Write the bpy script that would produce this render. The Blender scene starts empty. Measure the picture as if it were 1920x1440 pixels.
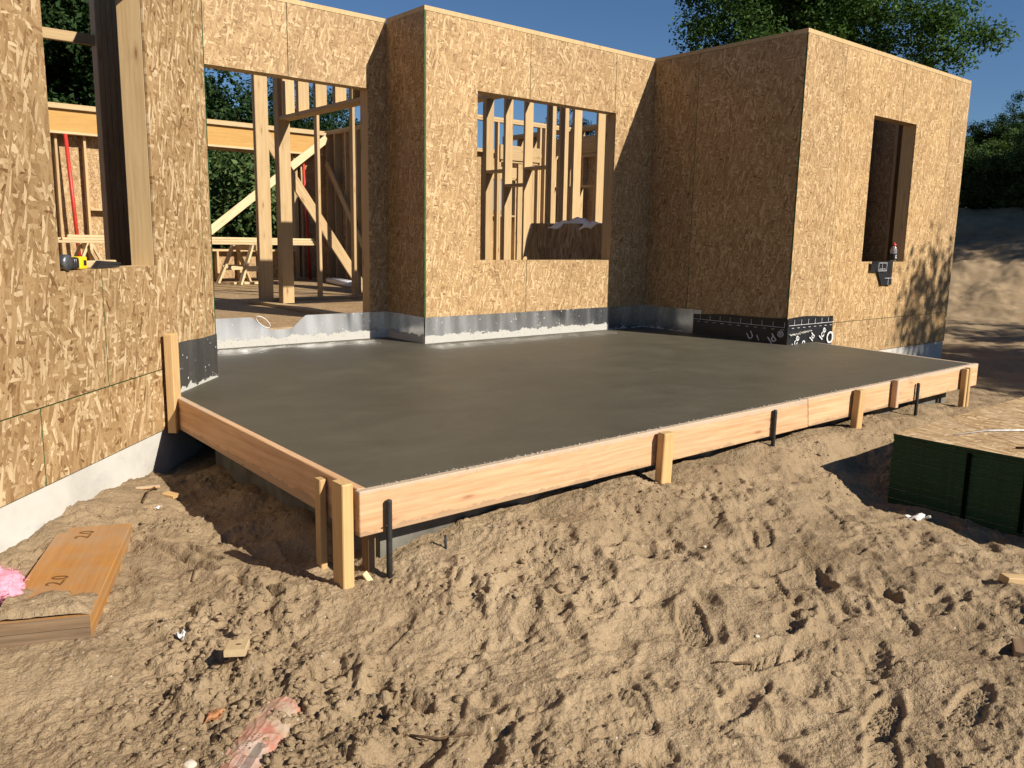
import bpy, bmesh, math, random
import numpy as np
from mathutils import Matrix, Vector, Euler

# ------------------------------------------------------------------ scene, camera, light
SC = bpy.context.scene
COL = SC.collection
R_ = math.radians

PITCH, ROLL, YAW = 0.1711, 0.0177, 0.6990
CAM = Vector((-4.1963, -6.2344, 0.9317))
def cam_axes():
    fw = Vector((math.sin(YAW) * math.cos(PITCH), math.cos(YAW) * math.cos(PITCH), -math.sin(PITCH)))
    r = Vector((math.cos(YAW), -math.sin(YAW), 0))
    u = r.cross(fw)
    c, s = math.cos(ROLL), math.sin(ROLL)
    return c * r + s * u, -s * r + c * u, fw
_r, _u, _f = cam_axes()
cam_data = bpy.data.cameras.new('camera')
cam_data.sensor_width = 36.0
cam_data.lens = 36.0 * 1552.2 / 1920.0
cam_data.clip_start = 0.05
cam_data.clip_end = 2000
camera = bpy.data.objects.new('camera', cam_data)
camera.matrix_world = Matrix(((_r.x, _u.x, -_f.x, CAM.x), (_r.y, _u.y, -_f.y, CAM.y), (_r.z, _u.z, -_f.z, CAM.z), (0, 0, 0, 1)))
COL.objects.link(camera)
SC.camera = camera

SUN_TO = Vector((0.266, -0.79, 0.553)).normalized()          # towards the sun
ELEV = math.asin(SUN_TO.z)
world = bpy.data.worlds.new('World')
SC.world = world
world.use_nodes = True
wn = world.node_tree
bg = wn.nodes['Background']
sky = wn.nodes.new('ShaderNodeTexSky')
sky.sky_type = 'NISHITA'
sky.sun_disc = False
sky.sun_elevation = ELEV
sky.sun_rotation = math.atan2(SUN_TO.x, SUN_TO.y)
sky.altitude = 200
sky.air_density = 1.0
sky.dust_density = 0.0
sky.ozone_density = 8.0
wn.links.new(sky.outputs[0], bg.inputs[0])
bg.inputs[1].default_value = 0.05

sun_data = bpy.data.lights.new('sun', 'SUN')
sun_data.energy = 5.0
sun_data.angle = R_(0.53)
sun_data.color = (1.0, 0.93, 0.82)
sun = bpy.data.objects.new('sun', sun_data)
sun.rotation_euler = SUN_TO.to_track_quat('Z', 'Y').to_euler()
sun.location = (20, -30, 25)
COL.objects.link(sun)

SC.view_settings.view_transform = 'Standard'
SC.view_settings.look = 'None'
SC.view_settings.gamma = 1.0
SC.view_settings.use_curve_mapping = False
SC.view_settings.exposure = 0.66
SC.render.engine = 'CYCLES'
SC.cycles.use_denoising = True
SC.cycles.max_bounces = 6
SC.cycles.blur_glossy = 0.2
SC.cycles.adaptive_threshold = 0.02
SC.cycles.transparent_max_bounces = 8

# ------------------------------------------------------------------ measured layout (metres, slab top at the wall = 0)
H = 2.896            # top of the walls
ZF = 0.145           # subfloor
ZS = 0.156           # seam between the lower strip and the tall sheets
ZB = -0.205          # lower edge of the sheathing
A0 = Vector((-2.1572, -0.6893, 0))
THA = math.atan2(-0.6893 + 1.1805, -2.1572 + 2.6171)
XC, YD, XD, YB = 2.983, -1.816, 6.557, 0.626
YS, XS0, XS1 = -3.446, -2.617, 3.29
def slab_z(x, y):
    k = 0.058 + (0.0275 - 0.058) * min(1, max(0, (x - XS0) / (XS1 - XS0)))
    return -k * min(1, max(0, -y / 3.446))

# ------------------------------------------------------------------ helpers
def tag(o, label=None, cat=None, group=None, kind=None):
    if label: o['label'] = label
    if cat: o['category'] = cat
    if group: o['group'] = group
    if kind: o['kind'] = kind
    return o
def empty(name, loc=(0, 0, 0), rz=0.0):
    o = bpy.data.objects.new(name, None)
    o.empty_display_size = 0.1
    o.location = loc
    o.rotation_euler = (0, 0, rz)
    COL.objects.link(o)
    return o
def link(name, me, parent=None, mw=None):
    o = bpy.data.objects.new(name, me)
    COL.objects.link(o)
    if parent is not None: o.parent = parent
    if mw is not None: o.matrix_local = mw
    return o
def mesh_from(name, verts, faces, mats, fmat=None, smooth=False):
    me = bpy.data.meshes.new(name)
    me.from_pydata([tuple(v) for v in verts], [], faces)
    for m in (mats if isinstance(mats, (list, tuple)) else [mats]): me.materials.append(m)
    if fmat:
        for p, i in zip(me.polygons, fmat): p.material_index = i
    if smooth:
        for p in me.polygons: p.use_smooth = True
    me.update()
    return me
def fast_mesh(name, verts, quads, mat, smooth=False, tri=False):
    k = 3 if tri else 4
    me = bpy.data.meshes.new(name)
    n = len(verts); m = len(quads)
    me.vertices.add(n)
    me.vertices.foreach_set('co', np.asarray(verts, np.float32).ravel())
    me.loops.add(m * k)
    me.loops.foreach_set('vertex_index', np.asarray(quads, np.int32).ravel())
    me.polygons.add(m)
    me.polygons.foreach_set('loop_start', np.arange(0, m * k, k, dtype=np.int32))
    if smooth: me.polygons.foreach_set('use_smooth', np.ones(m, bool))
    me.materials.append(mat)
    me.update(calc_edges=True)
    return me
_cache = {}
def chamfer_mesh(w, t, L, mat, c=0.004, jag=0):
    key = (round(w, 4), round(t, 4), round(L, 3), mat.name, c)
    if key in _cache: return _cache[key]
    c = min(c, w * .3, t * .3)
    a, b = w / 2, t / 2
    prof = [(-a + c, -b), (a - c, -b), (a, -b + c), (a, b - c), (a - c, b), (-a + c, b), (-a, b - c), (-a, -b + c)]
    vs = [(x, y, 0) for x, y in prof] + [(x, y, L) for x, y in prof]
    fs = [(i, (i + 1) % 8, 8 + (i + 1) % 8, 8 + i) for i in range(8)] + [tuple(reversed(range(8))), tuple(range(8, 16))]
    me = mesh_from('lumber', vs, fs, mat)
    _cache[key] = me
    return me
def frame_matrix(a, zdir, xdir):
    z = Vector(zdir).normalized()
    x = Vector(xdir); x = (x - z * x.dot(z)).normalized()
    y = z.cross(x)
    return Matrix(((x.x, y.x, z.x, a[0]), (x.y, y.y, z.y, a[1]), (x.z, y.z, z.z, a[2]), (0, 0, 0, 1)))
def board(name, a, b, wdir, w, t, mat, parent=None, c=0.004):
    a, b = Vector(a), Vector(b)
    me = chamfer_mesh(w, t, (b - a).length, mat, c)
    return link(name, me, parent, frame_matrix(a, b - a, wdir))
def tube_data(pts, rad, sides=8, caps=True):
    vs, fs = [], []
    pts = [Vector(p) for p in pts]
    n = len(pts)
    for i, p in enumerate(pts):
        d = (pts[min(i + 1, n - 1)] - pts[max(i - 1, 0)]).normalized()
        ref = Vector((0, 0, 1)) if abs(d.z) < .9 else Vector((1, 0, 0))
        x = d.cross(ref).normalized(); y = d.cross(x)
        r = rad[i] if isinstance(rad, (list, tuple)) else rad
        for k in range(sides):
            an = 2 * math.pi * k / sides
            vs.append(p + (x * math.cos(an) + y * math.sin(an)) * r)
    for i in range(n - 1):
        for k in range(sides):
            k2 = (k + 1) % sides
            fs.append((i * sides + k, i * sides + k2, (i + 1) * sides + k2, (i + 1) * sides + k))
    if caps:
        fs.append(tuple(reversed(range(sides)))); fs.append(tuple(range((n - 1) * sides, n * sides)))
    return vs, fs
def tube(name, pts, rad, mat, parent=None, sides=8, smooth=True):
    vs, fs = tube_data(pts, rad, sides)
    return link(name, mesh_from(name, vs, fs, mat, smooth=smooth), parent)
def lathe(name, prof, mat, parent=None, sides=20, mw=None):
    vs, fs = [], []
    for r, z in prof:
        for k in range(sides):
            an = 2 * math.pi * k / sides
            vs.append((r * math.cos(an), r * math.sin(an), z))
    for i in range(len(prof) - 1):
        for k in range(sides):
            k2 = (k + 1) % sides
            fs.append((i * sides + k, i * sides + k2, (i + 1) * sides + k2, (i + 1) * sides + k))
    fs.append(tuple(reversed(range(sides)))); fs.append(tuple(range((len(prof) - 1) * sides, len(prof) * sides)))
    return link(name, mesh_from(name, vs, fs, mat, smooth=True), parent, mw)
def rbox(name, size, mat, parent=None, mw=None, bev=0.006, seg=2):
    bm = bmesh.new()
    bmesh.ops.create_cube(bm, size=1)
    for v in bm.verts: v.co = Vector((v.co.x * size[0], v.co.y * size[1], v.co.z * size[2]))
    bmesh.ops.bevel(bm, geom=bm.edges[:], offset=bev, segments=seg, affect='EDGES', profile=.6)
    me = bpy.data.meshes.new(name); bm.to_mesh(me); bm.free()
    me.materials.append(mat)
    for p in me.polygons: p.use_smooth = True
    return link(name, me, parent, mw)
def T(x, y, z): return Matrix.Translation((x, y, z))
def RX(a): return Matrix.Rotation(a, 4, 'X')
def RY(a): return Matrix.Rotation(a, 4, 'Y')
def RZ(a): return Matrix.Rotation(a, 4, 'Z')

# numpy noise -------------------------------------------------------
def _hash(ix, iy, seed=0):
    h = (ix.astype(np.int64) * 374761393 + iy.astype(np.int64) * 668265263 + seed * 2147483647) & 0xffffffff
    h = ((h ^ (h >> 13)) * 1274126177) & 0xffffffff
    h = (h ^ (h >> 16)) & 0xffffffff
    return h.astype(np.float64) / 4294967295.0
def vnoise(x, y, seed=0):
    ix, iy = np.floor(x), np.floor(y)
    fx, fy = x - ix, y - iy
    def grad(cx, cy):
        a = _hash(cx, cy, seed) * 2 * np.pi
        return np.cos(a) * (x - cx) + np.sin(a) * (y - cy)
    ux = fx * fx * fx * (fx * (fx * 6 - 15) + 10); uy = fy * fy * fy * (fy * (fy * 6 - 15) + 10)
    n00, n10, n01, n11 = grad(ix, iy), grad(ix + 1, iy), grad(ix, iy + 1), grad(ix + 1, iy + 1)
    return (n00 * (1 - ux) + n10 * ux) * (1 - uy) + (n01 * (1 - ux) + n11 * ux) * uy
def fbm(x, y, seed=0, oct=4, gain=.5):
    s = 0; a = 1.0
    for i in range(oct):
        s = s + a * vnoise(x * 2 ** i + 17.3 * i, y * 2 ** i - 9.1 * i, seed + i)
        a *= gain
    return s
def cells(x, y, seed=0, rmin=.25, rmax=.6):
    """height 0..1 of half-round lumps, one per cell"""
    ix, iy = np.floor(x), np.floor(y)
    out = np.zeros_like(x)
    for dx in (-1, 0, 1):
        for dy in (-1, 0, 1):
            cx, cy = ix + dx, iy + dy
            px = cx + _hash(cx, cy, seed); py = cy + _hash(cx, cy, seed + 5)
            r = rmin + (rmax - rmin) * _hash(cx, cy, seed + 9) ** 2
            d2 = ((x - px) ** 2 + (y - py) ** 2) / (r * r)
            out = np.maximum(out, np.sqrt(np.clip(1 - d2, 0, 1)) * r)
    return out

# ------------------------------------------------------------------ materials
class M:
    def __init__(s, name, rough=.8, spec=.3):
        s.m = bpy.data.materials.new(name); s.m.use_nodes = True
        s.t = s.m.node_tree; s.b = s.t.nodes['Principled BSDF']
        s.b.inputs['Roughness'].default_value = rough
        s.b.inputs['Specular IOR Level'].default_value = spec
    def n(s, ty, ins=None, **at):
        nd = s.t.nodes.new('ShaderNode' + ty)
        for k, v in at.items(): setattr(nd, k, v)
        for k, v in (ins or {}).items(): s.set(nd, k, v)
        return nd
    def set(s, nd, k, v):
        sock = nd.inputs[k]
        if isinstance(v, bpy.types.NodeSocket): s.t.links.new(v, sock)
        elif isinstance(v, bpy.types.Node): s.t.links.new(v.outputs[0], sock)
        else: sock.default_value = v
    def math(s, op, a, b=None, c=None, clamp=False):
        nd = s.n('Math', operation=op, use_clamp=clamp)
        for i, v in enumerate((a, b, c)):
            if v is not None: s.set(nd, i, v)
        return nd.outputs[0]
    def mix(s, f, a, b, blend='MIX'):
        nd = s.n('Mix', data_type='RGBA', blend_type=blend)
        s.set(nd, 0, f)
        s.set(nd, 6, a if not isinstance(a, tuple) else (*a[:3], 1)); s.set(nd, 7, b if not isinstance(b, tuple) else (*b[:3], 1))
        return nd.outputs[2]
    def ramp(s, f, stops, interp='LINEAR'):
        nd = s.n('ValToRGB'); s.set(nd, 0, f)
        cr = nd.color_ramp; cr.interpolation = interp
        while len(cr.elements) < len(stops): cr.elements.new(.5)
        for e, (p, c) in zip(cr.elements, stops):
            e.position = p; e.color = (*c, 1) if len(c) == 3 else c
        return nd.outputs[0]
    def noise(s, vec, scale, detail=3, rough=.55, dist=0, out=0, dim='3D'):
        nd = s.n('TexNoise', {'Scale': scale, 'Detail': detail, 'Roughness': rough, 'Distortion': dist}, noise_dimensions=dim)
        if vec is not None: s.set(nd, 'Vector', vec)
        return nd.outputs[out]
    def obj(s): return s.n('TexCoord').outputs['Object']
    def rnd(s): return s.n('ObjectInfo').outputs['Random']
    def shifted(s):
        r = s.rnd()
        c = s.n('CombineXYZ', {0: s.math('MULTIPLY', r, 31.7), 1: s.math('MULTIPLY', r, 53.1), 2: s.math('MULTIPLY', r, 77.9)})
        return s.n('VectorMath', {0: s.obj(), 1: c.outputs[0]}, operation='ADD').outputs[0]
    def mapping(s, vec, rot=(0, 0, 0), scale=(1, 1, 1), loc=(0, 0, 0)):
        return s.n('Mapping', {'Vector': vec, 'Rotation': rot, 'Scale': scale, 'Location': loc}).outputs[0]
    def col(s, c): s.set(s.b, 'Base Color', c if not isinstance(c, tuple) else (*c[:3], 1)); return s
    def bump(s, h, strength=.5, dist=.01):
        nd = s.n('Bump', {'Height': h, 'Strength': strength, 'Distance': dist}); s.set(s.b, 'Normal', nd.outputs[0]); return s

def make_osb(name, swap=False, dusty=0.0, lines=True, tone=1.0, big=1.0, contrast=False):
    m = M(name, .62, .25)
    sep = m.n('SeparateXYZ', {0: m.obj()})
    r = m.rnd()
    u, v = sep.outputs[0], (sep.outputs[1] if swap else sep.outputs[2])
    uu = m.math('ADD', u, m.math('MULTIPLY', r, 41.3)); vv = m.math('ADD', v, m.math('MULTIPLY', r, 67.9))
    p = m.n('CombineXYZ', {0: uu, 1: vv}).outputs[0]
    # slight warp so that strands have ragged sides
    w = m.n('TexNoise', {'Vector': p, 'Scale': 55.0, 'Detail': 2.0})
    wv = m.n('VectorMath', {0: w.outputs['Color'], 1: (.5, .5, .5)}, operation='SUBTRACT').outputs[0]
    pw = m.n('VectorMath', {0: wv, 1: (.006, .006, .006), 2: p}, operation='MULTIPLY_ADD').outputs[0]
    def T_(c): return (c[0] * tone * .735, c[1] * tone * .712, c[2] * tone * .668)
    stops = [(0, T_((.24, .135, .060))), (.14, T_((.37, .238, .120))), (.48, T_((.475, .315, .160))), (.80, T_((.57, .395, .212))), (1, T_((.78, .605, .37)))]
    if contrast: stops = [(0, T_((.19, .098, .040))), (.14, T_((.32, .195, .092))), (.5, T_((.43, .285, .145))), (.80, T_((.52, .365, .20))), (1, T_((.80, .64, .42)))]
    rng = random.Random(11)
    layers = [(12, 22, 44, -1), (-38, 17, 52, .42), (66, 16, 48, .46), (-74, 18, 56, .5), (28, 15, 60, .55), (95, 13, 50, .55), (-15, 24, 70, .62),
              (140, 20, 80, .64), (-60, 15, 72, .70), (50, 19, 84, .68), (78, 13, 78, .72), (5, 26, 90, .72), (105, 16, 96, .70)]
    col = None; hgt = None
    for i, (ang, sl, sw, thr) in enumerate(layers):
        mp = m.mapping(m.mapping(pw, (0, 0, R_(ang))), (0, 0, 0), (sl / big, sw / big, 1), (rng.random() * 9, rng.random() * 9, 0))
        vo = m.n('TexVoronoi', {'Vector': mp, 'Scale': 1.0, 'Randomness': 1.0}, voronoi_dimensions='2D', feature='F1')
        s2 = m.n('SeparateColor', {0: vo.outputs['Color']})
        g = s2.outputs[1]
        if i > 7: g = m.math('POWER', g, .6)
        c = m.ramp(g, stops)
        if col is None: col, hgt = c, g
        else:
            k = m.math('GREATER_THAN', s2.outputs[0], thr)
            col = m.mix(k, col, c)
            hm = m.n('Mix', data_type='FLOAT'); m.set(hm, 0, k); m.set(hm, 2, hgt); m.set(hm, 3, s2.outputs[2]); hgt = hm.outputs[0]
    # fine fibre, resin specks and slow tone change
    fib = m.noise(m.mapping(m.mapping(pw, (0, 0, R_(70))), (0, 0, 0), (40, 260, 1)), 1.0, 2)
    col = m.mix(.35, col, m.ramp(fib, [(.3, (.55, .5, .45)), (.6, (1, 1, 1))]), 'MULTIPLY')
    sp = m.noise(p, 95, 1)
    col = m.mix(m.ramp(sp, [(.68, (0, 0, 0)), (.72, (.7, .7, .7))]), col, T_((.12, .062, .026)))
    slow = m.noise(p, 1.7, 3)
    col = m.mix(.55, col, m.ramp(slow, [(.3, (.80, .77, .72)), (.7, (1.08, 1.06, 1.03))]), 'MULTIPLY')
    if lines:     # printed stud lines, 16 inches apart, and nail heads along them
        fr = m.math('ABSOLUTE', m.math('SUBTRACT', m.math('FRACT', m.math('DIVIDE', m.math('ADD', u, 50.05), .4064)), .5))
        ln = m.math('MULTIPLY', m.math('LESS_THAN', fr, .0034), m.math('GREATER_THAN', m.noise(p, 14, 2), .46))
        col = m.mix(m.math('MULTIPLY', ln, .42), col, (.13, .11, .05))
        fz = m.math('ABSOLUTE', m.math('SUBTRACT', m.math('FRACT', m.math('DIVIDE', m.math('ADD', v, 50.0), .152)), .5))
        nl = m.math('MULTIPLY', m.math('LESS_THAN', fr, .009), m.math('LESS_THAN', fz, .022))
        col = m.mix(m.math('MULTIPLY', nl, .6), col, (.10, .07, .045))
    if dusty:
        d = m.ramp(m.noise(m.obj(), 2.6, 5, .65), [(.42, (0, 0, 0)), (.66, (dusty, dusty, dusty))])
        col = m.mix(d, col, (.40, .30, .20))
    col = m.mix(1.0, col, m.ramp(m.math('FRACT', m.math('MULTIPLY', r, 7.31)), [(0, (.90, .885, .87)), (.5, (1, 1, 1)), (1, (1.07, 1.05, 1.0))]), 'MULTIPLY')
    m.col(col)
    m.bump(hgt, .35, .0015)
    return m.m

def make_lumber(name, c0, c1, knot=(.22, .11, .045), kn=1.0, grain=1.0, rough=.62, dust=0, smear=False):
    c0 = tuple(v * .77 for v in c0); c1 = tuple(v * .77 for v in c1)
    m = M(name, rough, .25)
    p = m.shifted()
    st = m.mapping(p, (0, 0, 0), (1, 1, .035))
    wob = m.noise(m.mapping(p, (0, 0, 0), (1, 1, .25)), 7.0, 2, .5, 0, 1)
    st2 = m.n('VectorMath', {0: wob, 1: (.02, .02, .0), 2: st}, operation='MULTIPLY_ADD').outputs[0]
    g1 = m.noise(st2, 60, 3, .6)
    g2 = m.noise(st2, 320, 2, .5)
    f = m.math('ADD', m.math('MULTIPLY', g1, .75 * grain), m.math('MULTIPLY', g2, .25 * grain))
    col = m.ramp(f, [(.3, c0), (.66, c1)])
    tone = m.ramp(m.rnd(), [(0, (.86, .84, .80)), (.5, (1, 1, 1)), (1, (1.10, 1.07, 1.02))])
    col = m.mix(1.0, col, tone, 'MULTIPLY')
    ds = m.mapping(p, (0, 0, 0), (11, 11, 2.6))
    vo = m.n('TexVoronoi', {'Vector': ds, 'Scale': 1.0}, feature='F1')
    k = m.ramp(vo.outputs['Distance'], [(.05, (kn, kn, kn)), (.12, (.25 * kn,) * 3), (.22, (0, 0, 0))])
    col = m.mix(k, col, knot)
    if dust: col = m.mix(m.ramp(m.noise(p, 3.2, 5, .7), [(.38, (0, 0, 0)), (.66, (dust, dust, dust))]), col, (.30, .215, .135))
    if smear:      # cement dried along the top edge, drips and nail heads
        o_ = m.n('SeparateXYZ', {0: m.obj()})
        lim = m.math('ADD', m.math('MULTIPLY', m.noise(m.mapping(p, (0, 0, 0), (1, 1, 6)), 3.0, 5, .7), -.05), .014)
        sm_ = m.math('MULTIPLY', m.math('GREATER_THAN', o_.outputs[0], lim), m.math('GREATER_THAN', m.noise(p, 90, 4, .7), .42))
        col = m.mix(m.math('MULTIPLY', sm_, .75), col, (.42, .36, .28))
        mud = m.math('MULTIPLY', m.math('LESS_THAN', o_.outputs[0], m.math('ADD', m.math('MULTIPLY', m.noise(m.mapping(p, (0, 0, 0), (1, 1, 4)), 2.5, 5, .7), .10), -.218)), .55)
        col = m.mix(mud, col, (.24, .17, .105))
        nv = m.n('TexVoronoi', {'Vector': m.mapping(p, (0, 0, 0), (8, 0, 3.2)), 'Scale': 1.0})
        col = m.mix(m.math('LESS_THAN', nv.outputs['Distance'], .035), col, (.09, .05, .03))
    dirt = m.ramp(m.noise(p, 5, 4, .65), [(.56, (0, 0, 0)), (.78, (.3, .3, .3))])
    col = m.mix(dirt, col, tuple(x * .62 for x in c0))
    m.col(col)
    m.bump(f, .25, .0012)
    return m.m

def make_plain(name, c, rough=.7, spec=.3, var=.15, scale=20, metal=0, bump=0, bscale=60):
    m = M(name, rough, spec)
    p = m.obj()
    v = m.noise(p, scale, 4)
    m.col(m.mix(1.0, c, m.ramp(v, [(.3, (1 - var,) * 3), (.7, (1 + var,) * 3)]), 'MULTIPLY'))
    m.b.inputs['Metallic'].default_value = metal
    if bump: m.bump(m.noise(p, bscale, 4), bump, .004)
    return m.m

def make_slab():
    m = M('wet_concrete', .5, .3)
    p = m.obj()
    a = m.noise(p, .55, 6, .6); b = m.noise(p, 2.6, 6, .62, .6); c_ = m.noise(m.mapping(p, (0, 0, .6), (1, 3.2, 1)), 1.3, 4, .6, 1.2)
    f = m.math('ADD', m.math('ADD', m.math('MULTIPLY', a, .45), m.math('MULTIPLY', b, .30)), m.math('MULTIPLY', c_, .25))
    col = m.ramp(f, [(.34, (.060, .053, .037)), (.5, (.076, .067, .046)), (.66, (.097, .086, .060))])
    fine = m.noise(p, 130, 3)
    col = m.mix(.22, col, m.ramp(fine, [(.35, (.78, .78, .78)), (.65, (1.15, 1.15, 1.15))]), 'MULTIPLY')
    spk = m.ramp(m.n('TexVoronoi', {'Vector': p, 'Scale': 7.0}).outputs['Distance'], [(.0, (1, 1, 1)), (.022, (1, 1, 1)), (.03, (0, 0, 0))])
    col = m.mix(m.math('MULTIPLY', m.math('GREATER_THAN', m.noise(p, 2.0, 2), .52), spk), col, (.030, .025, .019))
    m.col(col)
    ro = m.n('MapRange', {0: b, 1: .3, 2: .7, 3: .46, 4: .64})
    m.set(m.b, 'Roughness', ro.outputs[0])
    # trowel arcs: rings about scattered centres
    vo = m.n('TexVoronoi', {'Vector': p, 'Scale': .55})
    arc = m.math('SINE', m.math('ADD', m.math('MULTIPLY', vo.outputs['Distance'], 62.0), m.math('MULTIPLY', c_, 9.0)))
    m.bump(m.math('ADD', m.math('ADD', m.math('MULTIPLY', arc, .02), m.math('MULTIPLY', b, .5)), m.math('MULTIPLY', fine, .10)), .14, .004)
    return m.m

def make_foundation():
    m = M('foundation_concrete', .85, .2)
    p = m.obj()
    f = m.noise(p, 2.4, 6, .65)
    col = m.ramp(f, [(.3, (.37, .352, .315)), (.55, (.48, .46, .415)), (.75, (.53, .51, .465))])
    st = m.ramp(m.noise(m.mapping(p, (0, 0, 0), (1, 1, 3)), 5, 4, .7), [(.58, (0, 0, 0)), (.72, (.5, .5, .5))])
    col = m.mix(st, col, (.33, .33, .34))
    pit = m.ramp(m.n('TexVoronoi', {'Vector': p, 'Scale': 16.0}).outputs['Distance'], [(.0, (1, 1, 1)), (.05, (.6, .6, .6)), (.07, (0, 0, 0))])
    col = m.mix(m.math('MULTIPLY', pit, .5), col, (.2, .19, .17))
    m.col(col)
    m.bump(m.math('SUBTRACT', m.noise(p, 40, 4), pit), .3, .003)
    return m.m

def make_flashing(name, mortar=.07, dark=1.0):
    m = M(name, .38, .5)
    p = m.obj()
    s = m.n('SeparateXYZ', {0: p})
    pl = m.noise(m.mapping(p, (0, 0, 0), (3.2, 1, .4)), 2.0, 4, .6)
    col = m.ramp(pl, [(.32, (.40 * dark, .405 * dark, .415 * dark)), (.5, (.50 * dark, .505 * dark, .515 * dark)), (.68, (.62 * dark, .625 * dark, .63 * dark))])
    edge = m.math('ADD', m.math('MULTIPLY', m.noise(m.mapping(p, (0, 0, 0), (1, 1, 1.5)), 7, 6, .78), .16), mortar - .092)
    k1 = m.math('LESS_THAN', s.outputs[2], edge)
    k1 = m.math('MULTIPLY', k1, m.math('GREATER_THAN', m.noise(p, 60, 4, .7), .36))
    vo = m.n('TexVoronoi', {'Vector': m.n('VectorMath', {0: m.noise(p, 30, 2, .5, 0, 1), 1: (.02,) * 3, 2: p}, operation='MULTIPLY_ADD').outputs[0], 'Scale': 34.0})
    sz = m.n('SeparateColor', {0: vo.outputs['Color']}).outputs[0]
    k2 = m.math('MULTIPLY', m.math('LESS_THAN', vo.outputs['Distance'], m.math('MULTIPLY', sz, .26)), m.math('GREATER_THAN', m.noise(p, 6, 3), .50))
    k = m.math('MAXIMUM', k1, k2)
    m.col(m.mix(k, col, (.40, .385, .345)))
    m.set(m.b, 'Metallic', m.math('MULTIPLY', m.math('SUBTRACT', 1.0, k), .92))
    ro = m.n('MapRange', {0: pl, 1: .3, 2: .7, 3: .14, 4: .30})
    m.set(m.b, 'Roughness', m.math('MAXIMUM', ro.outputs[0], m.math('MULTIPLY', k, .85)))
    m.bump(m.math('ADD', m.noise(m.mapping(p, (0, 0, 0), (1, 1, .3)), 5, 2), m.math('MULTIPLY', k, .2)), .25, .006)
    return m.m

def make_sand(name, scale=1.0):
    m = M(name, .93, .12)
    p = m.obj()
    big = m.noise(p, .55, 4, .6); mid = m.noise(p, 3.3, 5, .65); fine = m.noise(p, 120, 3, .6)
    f = m.math('ADD', m.math('MULTIPLY', big, .38), m.math('MULTIPLY', mid, .62))
    col = m.ramp(f, [(.26, (.162, .110, .061)), (.40, (.247, .177, .104)), (.55, (.315, .230, .138)), (.72, (.372, .276, .171))])
    col = m.mix(.55, col, m.ramp(fine, [(.3, (.66, .64, .62)), (.7, (1.2, 1.2, 1.2))]), 'MULTIPLY')
    v = m.n('TexVoronoi', {'Vector': p, 'Scale': 85.0})
    sc = m.n('SeparateColor', {0: v.outputs['Color']})
    grit = m.math('MULTIPLY', m.math('LESS_THAN', v.outputs['Distance'], .30), m.math('GREATER_THAN', sc.outputs[0], .93))
    col = m.mix(m.math('MULTIPLY', grit, .8), col, m.mix(sc.outputs[1], (.52, .47, .40), (.10, .075, .05)))
    m.col(col)
    m.bump(m.math('ADD', m.math('MULTIPLY', fine, .5), m.math('MULTIPLY', m.noise(p, 45, 4, .65), 1.0)), .8, .016)
    return m.m

def make_leaf(name, c0, c1, c2):
    m = M(name, .65, .12)
    g = m.n('NewGeometry').outputs['Random Per Island']
    col = m.ramp(g, [(0, c0), (.55, c1), (1, c2)])
    m.col(col)
    tr = m.n('BsdfTranslucent', {'Color': m.mix(1.0, col, (1.3, 1.5, .6), 'MULTIPLY')})
    mx = m.n('MixShader', {0: .22, 1: m.b.outputs[0], 2: tr.outputs[0]})
    m.t.links.new(mx.outputs[0], m.t.nodes['Material Output'].inputs[0])
    return m.m

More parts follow.
